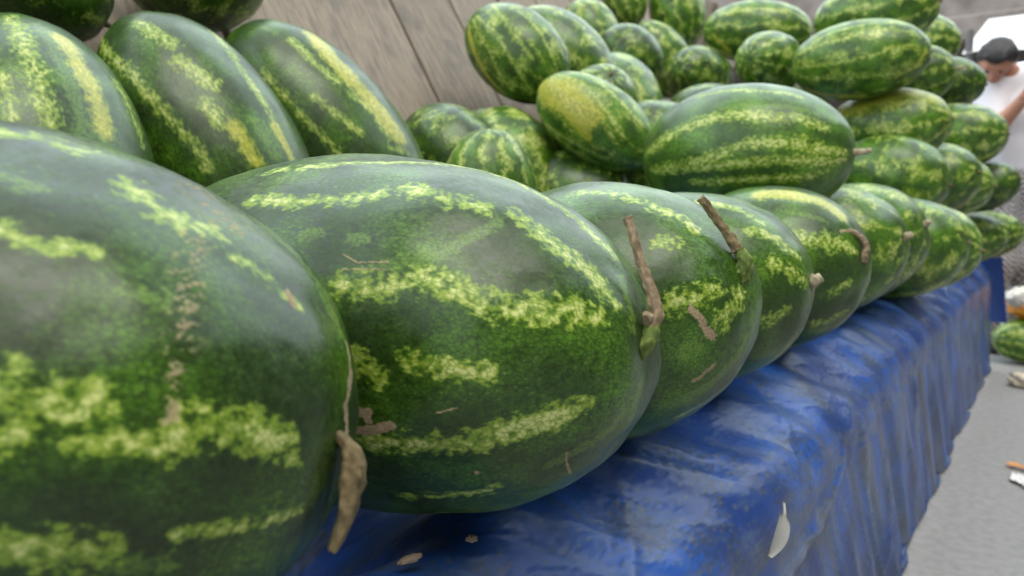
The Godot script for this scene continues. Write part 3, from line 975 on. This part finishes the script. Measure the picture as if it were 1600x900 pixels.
	streak("L2", 0, 11.0, 1.00, [Vector2(6.014, 2.626), Vector2(6.505, 2.035), Vector2(6.614, 1.691), Vector2(6.717, 1.434), Vector2(6.710, 1.265)])
	streak("L2", 0, 10.0, 1.00, [Vector2(1.660, 2.216), Vector2(1.476, 1.866), Vector2(1.421, 1.625), Vector2(1.417, 1.394)])
	streak("L2", 1, 9.0, 0.90, [Vector2(1.390, 1.371), Vector2(1.421, 1.218), Vector2(1.441, 1.131)])
	streak("L2", 3, 14.0, 0.80, [Vector2(1.155, 1.405), Vector2(1.188, 1.187)])
	streak("L3", 1, 20.0, 1.40, [Vector2(1.227, 2.265), Vector2(1.053, 2.005), Vector2(1.039, 1.746), Vector2(1.078, 1.549), Vector2(1.131, 1.301)])
	streak("L3", 0, 10.0, 1.00, [Vector2(0.764, 2.251), Vector2(0.741, 1.994), Vector2(0.799, 1.803)])
	streak("L3", 0, 10.0, 1.00, [Vector2(0.418, 1.776), Vector2(0.527, 1.591), Vector2(0.606, 1.447)])
	streak("L3", 0, 9.0, 1.00, [Vector2(0.866, 1.682), Vector2(0.961, 1.540), Vector2(0.962, 1.323)])
	streak("L3", 0, 9.0, 0.90, [Vector2(0.082, 2.131), Vector2(0.141, 1.851), Vector2(0.183, 1.610), Vector2(0.246, 1.395)])
	streak("L3", 3, 9.0, 0.90, [Vector2(0.616, 2.552), Vector2(0.661, 2.387)])
	streak("L3", 0, 8.0, 0.80, [Vector2(0.874, 1.267), Vector2(1.151, 1.179)])
	streak("P6", 1, 13.0, 1.10, [Vector2(5.048, 2.403), Vector2(5.063, 1.953), Vector2(5.031, 1.485)])
	streak("P6", 0, 9.0, 1.00, [Vector2(6.097, 2.561), Vector2(6.090, 1.929), Vector2(6.197, 1.303), Vector2(6.432, 0.696)])
	streak("P6", 0, 10.0, 1.00, [Vector2(0.433, 2.569), Vector2(0.418, 1.748), Vector2(0.639, 1.034)])
	streak("P6", 0, 10.0, 1.00, [Vector2(5.714, 2.401), Vector2(5.726, 1.653), Vector2(5.606, 1.021), Vector2(5.584, 0.536)])
	streak("P6", 1, 7.0, 0.90, [Vector2(5.500, 1.020), Vector2(5.666, 0.615), Vector2(6.179, 0.417)])
	streak("P6", 0, 8.0, 1.00, [Vector2(0.691, 2.274), Vector2(0.770, 1.667), Vector2(0.957, 1.037)])
	streak("P19", 0, 9.0, 1.10, [Vector2(0.319, 2.309), Vector2(0.211, 1.537), Vector2(-0.122, 0.989), Vector2(-0.547, 0.661)])
	streak("P19", 0, 9.0, 1.10, [Vector2(0.867, 2.211), Vector2(0.494, 1.442), Vector2(0.348, 0.930)])
	streak("P19", 1, 11.0, 1.10, [Vector2(6.096, 2.242), Vector2(5.712, 1.685), Vector2(5.244, 1.215)])
	streak("P19", 0, 8.0, 1.10, [Vector2(0.184, 2.341), Vector2(-0.140, 1.570), Vector2(-0.743, 1.007)])
	streak("P19", 0, 8.0, 1.00, [Vector2(1.078, 1.734), Vector2(0.981, 1.044), Vector2(0.827, 0.441)])
	streak("P19", 0, 7.0, 1.00, [Vector2(1.179, 1.200), Vector2(1.409, 0.633)])
	streak("P19", 3, 16.0, 1.00, [Vector2(6.097, 2.011), Vector2(5.840, 1.151)])
	streak("P11", 1, 20.0, 1.20, [Vector2(4.906, 2.672), Vector2(5.058, 2.166)])
	streak("P11", 1, 12.0, 1.00, [Vector2(5.899, 2.443), Vector2(5.349, 2.026)])
	streak("P20", 1, 40.0, 1.70, [Vector2(0.026, 2.686), Vector2(0.054, 2.148), Vector2(-0.049, 1.686)])
	streak("P20", 1, 14.0, 1.10, [Vector2(5.983, 1.755), Vector2(5.834, 1.479)])
	streak("P20", 0, 10.0, 1.10, [Vector2(0.795, 2.552), Vector2(0.543, 1.865), Vector2(0.205, 1.296), Vector2(0.021, 1.040)])
	streak("P20", 0, 9.0, 1.10, [Vector2(1.331, 2.272), Vector2(0.856, 1.644), Vector2(0.703, 1.121), Vector2(0.743, 0.900)])
	streak("P20", 0, 9.0, 1.10, [Vector2(0.245, 1.752), Vector2(-0.009, 1.321), Vector2(-0.213, 1.069)])
	streak("P20", 0, 9.0, 1.10, [Vector2(5.296, 2.073), Vector2(5.485, 1.594), Vector2(5.512, 1.063)])
	streak("P20", 0, 8.0, 1.00, [Vector2(5.250, 2.369), Vector2(5.243, 1.659), Vector2(5.182, 1.213)])
	finish_skins()


func place_melons() -> void:
	melon("M1", Vector3(-0.391, 0.614, -0.109), 27, -3, 0.249, 0.352, "M1", 0.0, "hang", "largest nearest dark green watermelon at the left with a long corky scratch", "watermelons in the front row along the stall edge")
	melon("M2", Vector3(-0.412, 0.613, -0.346), 6, 0, 0.248, 0.473, "M2", 0.0, "tall", "glossy dark green watermelon in sharp focus with a tall upright dried stem", "watermelons in the front row along the stall edge")
	melon("M3", Vector3(-0.369, 0.598, -0.575), -8, 12, 0.242, 0.354, "M3", 0.0, "lean", "green watermelon with two beige scars and a brown green stem leaning left", "watermelons in the front row along the stall edge")
	melon("M4", Vector3(-0.380, 0.600, -0.808), 3, 7, 0.235, 0.320, "M4", 0.0, "button", "front row watermelon with a pale button stem, right before the yellow streaked one", "watermelons in the front row along the stall edge")
	melon("M5", Vector3(-0.367, 0.608, -1.078), -10, 10, 0.245, 0.299, "M5", 0.0, "curl", "front row watermelon with a bright yellow streak along its top and a curved brown stem", "watermelons in the front row along the stall edge")
	melon("M6", Vector3(-0.400, 0.612, -1.422), -5, 12, 0.252, 0.347, "R", 20.0, "button", "front row watermelon just beyond the yellow topped one, sixth from the left", "watermelons in the front row along the stall edge")
	melon("M7", Vector3(-0.398, 0.616, -1.673), -8, 17, 0.259, 0.337, "R", 200.0, "button", "front row watermelon with a yellowish underside, squeezed behind the sixth one", "watermelons in the front row along the stall edge")
	melon("M8", Vector3(-0.333, 0.602, -1.907), -6, 7, 0.235, 0.293, "R", 300.0, "none", "round front row watermelon near the far end, eighth from the left", "watermelons in the front row along the stall edge")
	melon("M9", Vector3(-0.335, 0.598, -2.136), -3, -3, 0.231, 0.309, "D", 80.0, "none", "striped watermelon tucked right behind the eighth one of the front row", "watermelons in the front row along the stall edge")
	melon("M10", Vector3(-0.336, 0.582, -3.154), 0, 6, 0.195, 0.283, "B", 40.0, "none", "small far striped watermelon below the dark round one at the end of the stall", "watermelons in the front row along the stall edge")
	melon("M11", Vector3(-0.308, 0.582, -3.504), 1, 8, 0.194, 0.290, "C", 120.0, "none", "last small watermelon at the far corner of the stall, with a round white sticker", "watermelons in the front row along the stall edge")
	melon("P1", Vector3(-0.469, 0.788, -1.261), 5, -1, 0.241, 0.356, "P1", 0.0, "stub", "big long watermelon lying sideways on top of the front row with mottled lime bands", "watermelons heaped on the right of the stall")
	melon("P2", Vector3(-0.480, 0.928, -2.447), -1, 6, 0.236, 0.354, "F", 150.0, "none", "watermelon with cream yellow blotches directly under the big tilted one at the right", "watermelons heaped on the right of the stall")
	melon("P3", Vector3(-0.429, 0.777, -2.271), -3, -8, 0.241, 0.307, "R", 250.0, "none", "watermelon directly right of the stub stem of the big sideways one", "watermelons heaped on the right of the stall")
	melon("P3b", Vector3(-0.397, 0.776, -2.610), -20, 8, 0.240, 0.334, "R", 10.0, "none", "striped watermelon half hidden, second to the right of the big sideways one", "watermelons heaped on the right of the stall")
	melon("P3c", Vector3(-0.394, 0.766, -2.847), 1, 0, 0.232, 0.340, "E", 220.0, "none", "watermelon with a yellow underside next to the small dark round one", "watermelons heaped on the right of the stall")
	melon("P4", Vector3(-0.270, 0.767, -3.054), -15, 16, 0.172, 0.218, "H", 0.0, "none", "small plain dark round watermelon at the far right edge of the heap", "watermelons heaped on the right of the stall")
	melon("P5", Vector3(-0.370, 0.939, -2.995), -4, 0, 0.232, 0.331, "D", 190.0, "none", "watermelon jutting out at the right of the heap, above the small dark round one", "watermelons heaped on the right of the stall")
	melon("P6", Vector3(-0.533, 1.117, -2.323), 10, 2, 0.227, 0.365, "P6", 0.0, "none", "large lime striped watermelon with a yellow belly, high on the right of the heap", "watermelons heaped on the right of the stall")
	melon("P7", Vector3(-0.533, 1.156, -2.989), -3, 5, 0.230, 0.335, "C", 40.0, "stub", "dark striped watermelon with a pale stub stem, right of the large tilted one", "watermelons heaped on the right of the stall")
	melon("P8", Vector3(-0.457, 1.157, -3.199), 6, -6, 0.204, 0.319, "H", 90.0, "none", "dark watermelon at the heap's right edge nearest the bowed face", "watermelons heaped on the right of the stall")
	melon("P9", Vector3(-0.571, 1.333, -3.306), 8, -5, 0.241, 0.345, "D", 260.0, "none", "shaded striped watermelon at the top right edge of the heap", "watermelons heaped on the right of the stall")
	melon("P10", Vector3(-0.557, 1.302, -2.599), 3, 5, 0.235, 0.364, "D", 30.0, "none", "topmost watermelon at the right, cut by the top of the picture", "watermelons heaped on the right of the stall")
	melon("P11", Vector3(-1.023, 1.360, -2.850), 19, -5, 0.234, 0.398, "P11", 0.0, "none", "watermelon with an orange yellow left end near the top of the heap", "watermelons heaped on the right of the stall")
	melon("P12", Vector3(-0.818, 1.157, -2.406), 81, 3, 0.191, 0.272, "D", 120.0, "none", "watermelon seen end on with curved stripes, left of the large tilted one", "watermelons heaped on the right of the stall")
	melon("P13", Vector3(-1.156, 1.175, -2.644), 86, -7, 0.225, 0.321, "G", 60.0, "none", "dark mottled watermelon seen end on, left of the one with curved stripes", "watermelons heaped on the right of the stall")
	melon("P14", Vector3(-1.361, 1.278, -2.725), 40, -56, 0.228, 0.326, "E", 170.0, "none", "narrow light striped watermelon wedged above the dark mottled one", "watermelons heaped on the right of the stall")
	melon("P15", Vector3(-1.142, 1.161, -2.077), 17, -39, 0.187, 0.224, "H", 200.0, "none", "dark plain watermelon leaning in the middle of the heap above the twin melons", "watermelons heaped on the right of the stall")
	melon("P16a", Vector3(-1.574, 1.581, -2.810), 0, -71, 0.185, 0.278, "F", 300.0, "none", "upright pale striped watermelon at the top middle, left of its twin", "watermelons heaped on the right of the stall")
	melon("P16b", Vector3(-1.412, 1.527, -2.973), -1, -73, 0.235, 0.344, "E", 100.0, "none", "upright watermelon with straight vertical stripes at the top middle, right of its twin", "watermelons heaped on the right of the stall")
	melon("P17", Vector3(-1.124, 1.089, -1.672), 15, -43, 0.226, 0.346, "C", 230.0, "none", "slanting green watermelon right behind the striped one that touches the boards", "watermelons heaped on the right of the stall")
	melon("P18", Vector3(-1.334, 1.234, -2.155), -3, -75, 0.219, 0.317, "D", 330.0, "none", "watermelon at the top edge behind the slanting green one", "watermelons heaped on the right of the stall")
	melon("P19", Vector3(-1.114, 1.070, -1.461), 5, -37, 0.210, 0.306, "P19", 0.0, "none", "steeply leaning watermelon with many lime stripes, touching the wooden boards", "watermelons heaped on the right of the stall")
	melon("P20", Vector3(-0.853, 0.882, -1.403), 28, -34, 0.176, 0.295, "P20", 0.0, "none", "bright yellow and lime watermelon, palest of the heap", "watermelons heaped on the right of the stall")
	melon("P21a", Vector3(-0.970, 0.907, -1.579), -39, 36, 0.216, 0.318, "A", 90.0, "none", "dark striped watermelon peeking out directly behind the bright yellow one", "watermelons heaped on the right of the stall")
	melon("P21b", Vector3(-1.072, 1.004, -1.899), -36, -44, 0.231, 0.334, "D", 40.0, "none", "striped watermelon behind the upper right of the bright yellow one", "watermelons heaped on the right of the stall")
	melon("P22", Vector3(-1.050, 0.804, -1.146), -10, -29, 0.206, 0.265, "H", 310.0, "none", "small dark watermelon resting at the foot of the wooden boards", "watermelons heaped on the right of the stall")
	melon("P23", Vector3(-1.049, 0.779, -1.360), -20, -55, 0.230, 0.340, "F", 20.0, "none", "striped watermelon standing behind the round one, left below the bright yellow one", "watermelons heaped on the right of the stall")
	melon("P23b", Vector3(-0.873, 0.702, -1.054), 2, -94, 0.187, 0.282, "E", 240.0, "none", "round light green watermelon just above the rim of the sharp focused one", "watermelons heaped on the right of the stall")
	melon("L1", Vector3(-0.951, 0.755, -0.338), -10, -51, 0.243, 0.391, "L1", 0.0, "none", "leaning watermelon at the left edge with cream yellow bands", "watermelons leaning against the boards on the left")
	melon("L2", Vector3(-0.985, 0.778, -0.576), 20, -55, 0.241, 0.453, "L2", 0.0, "none", "leaning dark watermelon between the cream banded one and the yellow edged one", "watermelons leaning against the boards on the left")
	melon("L3", Vector3(-1.019, 0.797, -0.817), 33, -53, 0.257, 0.503, "L3", 0.0, "none", "long leaning watermelon with a yellow streak down its right edge", "watermelons leaning against the boards on the left")
	melon("L4", Vector3(-1.233, 1.068, -0.390), 74, -32, 0.224, 0.353, "H", 20.0, "none", "dark watermelon at the upper left corner, cut by the top of the picture", "watermelons leaning against the boards on the left")
	melon("L5", Vector3(-1.266, 1.117, -0.721), 109, 8, 0.218, 0.291, "G", 170.0, "none", "dark watermelon at the top, above the gap between two leaning ones", "watermelons leaning against the boards on the left")
	melon("P24", Vector3(-0.775, 0.733, -1.593), -5, 4, 0.220, 0.310, "A", 140.0, "none", "watermelon mostly hidden in the gap between the bright yellow one and the big sideways one", "watermelons heaped on the right of the stall")
	melon("F1", Vector3(-0.930, 0.717, -1.420), 10, -10, 0.220, 0.310, "H", 70.0, "none", "dark watermelon deep in the gap below the bright yellow one", "watermelons heaped on the right of the stall")
	melon("F2", Vector3(-0.887, 0.864, -1.818), 20, -20, 0.220, 0.320, "G", 10.0, "none", "dark watermelon in the gap right of the bright yellow one, behind the big sideways one", "watermelons heaped on the right of the stall")
	melon("F3", Vector3(-0.826, 1.035, -2.525), 10, 5, 0.220, 0.320, "H", 140.0, "none", "dark watermelon under the end-on one with curved stripes", "watermelons heaped on the right of the stall")
	melon("F4", Vector3(-0.961, 0.980, -2.286), -10, -10, 0.220, 0.320, "G", 220.0, "none", "dark watermelon under the dark mottled end-on one, above the big sideways one", "watermelons heaped on the right of the stall")
	melon("F5", Vector3(-1.160, 0.832, -1.475), 30, -20, 0.220, 0.310, "H", 260.0, "none", "dark watermelon low between the small one at the boards and the bright yellow one", "watermelons heaped on the right of the stall")


# ---------------------------------------------------------------- a figure as one smooth surface round its bones
func flesh(bones: Array, cell: float, blend: float) -> ArrayMesh:
	# bones: [a, radius at a, b, radius at b]; surface nets on a grid of distances
	var lo := Vector3(1e9, 1e9, 1e9)
	var hi := -lo
	for b in bones:
		for k in [0, 2]:
			var r: float = b[k + 1] + cell * 3.0
			lo = lo.min(b[k] - Vector3(r, r, r))
			hi = hi.max(b[k] + Vector3(r, r, r))
	var nx := int((hi.x - lo.x) / cell) + 2
	var ny := int((hi.y - lo.y) / cell) + 2
	var nz := int((hi.z - lo.z) / cell) + 2
	var f := PackedFloat32Array()
	f.resize(nx * ny * nz)
	f.fill(1.0)
	for b in bones:
		var a: Vector3 = b[0]
		var c: Vector3 = b[2]
		var ra: float = b[1]
		var rb: float = b[3]
		var reach := maxf(ra, rb) + blend + cell * 2.0
		var l0 := ((a.min(c) - Vector3(reach, reach, reach) - lo) / cell).floor()
		var l1 := ((a.max(c) + Vector3(reach, reach, reach) - lo) / cell).ceil()
		var ab := c - a
		var ll := maxf(ab.length_squared(), 1e-9)
		for z in range(maxi(0, int(l0.z)), mini(nz, int(l1.z) + 1)):
			for y in range(maxi(0, int(l0.y)), mini(ny, int(l1.y) + 1)):
				for x in range(maxi(0, int(l0.x)), mini(nx, int(l1.x) + 1)):
					var p := lo + Vector3(x, y, z) * cell - a
					var t := clampf(p.dot(ab) / ll, 0.0, 1.0)
					var d := p.distance_to(ab * t) - lerpf(ra, rb, t)
					var i := (z * ny + y) * nx + x
					var g := f[i]
					var m := maxf(blend - absf(g - d), 0.0) / blend
					f[i] = minf(g, d) - m * m * blend * 0.25
	var at := {}
	var v := PackedVector3Array()
	var st := SurfaceTool.new()
	st.begin(Mesh.PRIMITIVE_TRIANGLES)
	st.set_smooth_group(0)
	var corner := [0, 1, nx, nx + 1, nx * ny, nx * ny + 1, nx * ny + nx, nx * ny + nx + 1]
	for z in nz - 1:
		for y in ny - 1:
			for x in nx - 1:
				var i := (z * ny + y) * nx + x
				var inside := 0
				for k in 8:
					if f[i + corner[k]] < 0.0:
						inside += 1
				if inside == 0 or inside == 8:
					continue
				var sum := Vector3.ZERO
				var n := 0
				for k in 8:
					for b in [1, 2, 4]:
						if k & b:
							continue
						var g0 := f[i + corner[k]]
						var g1 := f[i + corner[k | b]]
						if (g0 < 0.0) != (g1 < 0.0):
							var t := g0 / (g0 - g1)
							var p0 := Vector3(k & 1, (k >> 1) & 1, k >> 2)
							sum += p0 + (Vector3(1, 0, 0) if b == 1 else Vector3(0, 1, 0) if b == 2 else Vector3(0, 0, 1)) * t
							n += 1
				at[i] = v.size()
				v.append(lo + (Vector3(x, y, z) + sum / n) * cell)
	for p in v:
		st.add_vertex(p)
	for i in at:
		for e in [[1, nx, nx * ny], [nx, nx * ny, 1], [nx * ny, 1, nx]]:
			var g0: float = f[i]
			var g1: float = f[i + e[0]]
			if (g0 < 0.0) == (g1 < 0.0):
				continue
			var q := [i, i - e[1], i - e[1] - e[2], i - e[2]]
			if not (at.has(q[1]) and at.has(q[2]) and at.has(q[3])):
				continue
			var order := [0, 1, 2, 0, 2, 3] if g0 >= 0.0 else [0, 2, 1, 0, 3, 2]
			for k in order:
				st.add_index(at[q[k]])
	st.generate_normals()
	return st.commit()


func finger_chain(root: Vector3, along: Vector3, curl: Vector3, length: float, r: float) -> Array:
	var out := []
	var p := root
	var d := along
	for k in 3:
		var q: Vector3 = p + d * length * [0.45, 0.32, 0.23][k]
		out.append([p, r * (1.0 - 0.12 * k), q, r * (0.9 - 0.12 * k)])
		p = q
		d = (d + curl * 0.55).normalized()
	return out


func hand_bones(wrist: Vector3, along: Vector3, palm: Vector3) -> Array:
	# palm: the way the palm faces; five fingers, thumb from the side near the wrist
	var side := along.cross(palm).normalized()
	var out := []
	for k in 4:
		var s: float = (k - 1.5) * 0.019
		var knuckle: Vector3 = wrist + along * (0.088 - 0.004 * absf(k - 1.0)) + side * s
		out.append([wrist + along * 0.012 + side * s * 0.55, 0.016, knuckle, 0.0115])
		out.append_array(finger_chain(knuckle, (along + palm * 0.25 + side * s * 3.0).normalized(), palm, [0.072, 0.080, 0.074, 0.058][k], 0.0088))
	out.append_array(finger_chain(wrist + along * 0.025 - side * 0.026, (along * 0.6 - side * 0.75 + palm * 0.3).normalized(), (along + palm * 0.4).normalized() * 0.7, 0.078, 0.0105))
	return out


func shrink(b: Array, about: Vector3, k: float) -> void:
	for i in [0, 2]:
		b[i] = about + (b[i] - about) * k
		b[i + 1] *= k


func build_person() -> void:
	var o := thing("person", "person in white shirt and zigzag trousers bowing their head beyond the stall's far end", "person")
	o.position = Vector3(-0.29, 0, -4.29)
	o.scale = Vector3(0.945, 0.945, 0.945)
	o.rotation = Vector3(0, deg_to_rad(37.7), 0)
	# own axes: x to the picture's right, y up, z towards the viewer
	var skin_m := plain(Color(0.70, 0.50, 0.41), 0.55)
	skin_m.subsurf_scatter_enabled = true
	skin_m.subsurf_scatter_strength = 0.15
	var hips := Vector3(0.03, 0.88, -0.02)
	var chest := Vector3(-0.0, 1.22, 0.05)
	var neck := Vector3(-0.10, 1.38, 0.10)
	var head := Vector3(-0.205, 1.432, 0.17)
	var sr := Vector3(-0.17, 1.33, 0.07)
	var sl := Vector3(0.20, 1.36, 0.03)
	var er := Vector3(-0.20, 1.09, 0.17)
	var wr := Vector3(-0.145, 1.235, 0.285)
	var elb := Vector3(0.24, 1.09, 0.14)
	var wl := Vector3(0.03, 0.985, 0.33)
	var legs := []
	for s in [-1.0, 1.0]:
		legs.append([hips + Vector3(s * 0.09, -0.02, 0), 0.095, Vector3(0.03 + s * 0.11, 0.47, 0.05), 0.062])
		legs.append([Vector3(0.03 + s * 0.11, 0.47, 0.05), 0.062, Vector3(0.03 + s * 0.12, 0.08, -0.01), 0.042])
	var torso := [[hips, 0.125, Vector3(0.01, 1.05, 0.02), 0.11], [Vector3(0.01, 1.05, 0.02), 0.11, chest, 0.13], [chest, 0.13, Vector3(0.015, 1.32, 0.05), 0.11], [sr + Vector3(0.05, 0, 0), 0.07, sl - Vector3(0.05, 0, 0), 0.07]]
	var fwd := Vector3(-0.42, -0.80, 0.42).normalized()   # the way the face looks: down and to the left
	var crown := Vector3(-0.25, 0.72, 0.52).normalized()
	var ear := fwd.cross(crown).normalized()
	crown = ear.cross(fwd).normalized()
	var body := torso + legs
	body += [[neck - Vector3(-0.03, 0.06, 0.03), 0.06, neck + Vector3(-0.02, 0.01, 0.02), 0.052]]
	body += [[sr, 0.055, er, 0.042], [er, 0.040, wr, 0.028], [sl, 0.055, elb, 0.042], [elb, 0.040, wl, 0.028]]
	for s in [-1.0, 1.0]:
		body.append([Vector3(0.03 + s * 0.12, 0.08, -0.01), 0.042, Vector3(0.03 + s * 0.13, 0.045, 0.14), 0.035])
	var figure := flesh(body, 0.014, 0.05)
	# head with jaw, nose, brow, lips and ears on a finer grid
	var hb := [[head + crown * 0.02, 0.088, head - fwd * 0.025 + crown * 0.015, 0.090], [head + fwd * 0.02 - crown * 0.03, 0.066, head + fwd * 0.045 - crown * 0.085, 0.036],
		[head + fwd * 0.088 + crown * 0.012, 0.012, head + fwd * 0.104 - crown * 0.026, 0.015], [head + fwd * 0.078 + crown * 0.03 - ear * 0.035, 0.014, head + fwd * 0.078 + crown * 0.03 + ear * 0.035, 0.014],
		[head + fwd * 0.080 - crown * 0.058 - ear * 0.016, 0.009, head + fwd * 0.080 - crown * 0.058 + ear * 0.016, 0.009], [head - crown * 0.06 - fwd * 0.03, 0.055, neck, 0.052],
		[head + ear * 0.082 - fwd * 0.01 + crown * 0.012, 0.012, head + ear * 0.080 - fwd * 0.012 - crown * 0.026, 0.010], [head - ear * 0.082 - fwd * 0.01 + crown * 0.012, 0.012, head - ear * 0.080 - fwd * 0.012 - crown * 0.026, 0.010]]
	for b in hb:
		if b[2] != neck:
			shrink(b, head, 0.84)
	var st := SurfaceTool.new()
	st.begin(Mesh.PRIMITIVE_TRIANGLES)
	st.append_from(figure, 0, Transform3D.IDENTITY)
	st.append_from(flesh(hb, 0.006, 0.018), 0, Transform3D.IDENTITY)
	var dr := (wr - er).normalized()
	st.append_from(flesh([[wr - dr * 0.03, 0.027, wr + dr * 0.015, 0.024]] + hand_bones(wr, (dr + Vector3(0.1, 0.2, -0.3)).normalized(), (head - wr).normalized()), 0.004, 0.007), 0, Transform3D.IDENTITY)
	var dl := (wl - elb).normalized()
	st.append_from(flesh([[wl - dl * 0.03, 0.027, wl + dl * 0.015, 0.024]] + hand_bones(wl, (dl + Vector3(0, -0.25, 0)).normalized(), Vector3(-0.2, -1, 0.2).normalized()), 0.004, 0.007), 0, Transform3D.IDENTITY)
	obj("body", st.commit(), skin_m, o)
	for s in [-1.0, 1.0]:
		var eye := SphereMesh.new()
		eye.radius = 0.011
		eye.height = 0.022
		obj("eye", eye, plain(Color(0.12, 0.09, 0.08), 0.3), o).position = head + (fwd * 0.080 + crown * 0.006 + ear * s * 0.032) * 0.84
	# short dark hair over the crown, back and sides
	var hair := [[head + crown * 0.045 - fwd * 0.005, 0.080, head - fwd * 0.045 + crown * 0.03, 0.085], [head - fwd * 0.06 + crown * 0.01, 0.076, head - fwd * 0.062 - crown * 0.05, 0.052], [head + fwd * 0.045 + crown * 0.075, 0.036, head + fwd * 0.03 + crown * 0.08, 0.045]]
	for sd in [-1.0, 1.0]:
		hair.append([head + ear * sd * 0.055 + crown * 0.05, 0.05, head + ear * sd * 0.062 - fwd * 0.03, 0.042])
	for k in 16:
		var a := TAU * k / 16.0
		var q := head + crown * 0.085 + (ear * sin(a) - fwd * cos(a)) * 0.055
		hair.append([q, 0.030, q + crown * 0.006 * sin(k * 2.3) + (ear * sin(a + 0.5) - fwd * cos(a + 0.5)) * 0.022, 0.018])
	for b in hair:
		shrink(b, head, 0.82)
	obj("hair", flesh(hair, 0.006, 0.012), plain(Color(0.13, 0.115, 0.12), 0.6), o)
	# white shirt with sleeves to the elbow and an open collar
	var shirt := []
	for b in torso:
		shirt.append([b[0], b[1] + 0.018, b[2], b[3] + 0.018])
	shirt[0] = [Vector3(0.02, 0.98, 0.0), 0.145, Vector3(0.01, 1.05, 0.02), 0.135]
	shirt += [[sr, 0.078, er.lerp(sr, 0.12), 0.066], [sl, 0.078, elb.lerp(sl, 0.12), 0.066], [neck + Vector3(0.05, -0.05, -0.04), 0.075, neck + Vector3(0.01, -0.015, 0.0), 0.064]]
	obj("shirt", flesh(shirt, 0.012, 0.04), plain(Color(0.90, 0.89, 0.91), 0.85), o)
	var tr := []
	for b in legs:
		tr.append([b[0], b[1] + 0.035, b[2], b[3] + 0.05])
	tr.append([hips + Vector3(0, -0.02, 0), 0.15, hips + Vector3(0, 0.13, 0.015), 0.142])
	var zig := Image.create(128, 128, false, Image.FORMAT_RGB8)
	for y in 128:
		for x in 128:
			var band := fposmod(y + absf(fposmod(x, 64.0) - 32.0), 16.0) < 8.0
			zig.set_pixel(x, y, Color(0.80, 0.79, 0.80) if band else Color(0.16, 0.15, 0.16))
	var zm := plain(Color(1, 1, 1), 0.85)
	zm.albedo_texture = ImageTexture.create_from_image(zig)
	zm.uv1_triplanar = true
	zm.uv1_scale = Vector3(5, 5, 5)
	obj("trousers", flesh(tr, 0.014, 0.05), zm, o)
	for s in [-1.0, 1.0]:
		obj("shoe", flesh([[Vector3(0.03 + s * 0.12, 0.055, -0.03), 0.05, Vector3(0.03 + s * 0.13, 0.045, 0.15), 0.042]], 0.01, 0.02), plain(Color(0.2, 0.19, 0.19), 0.6), o)
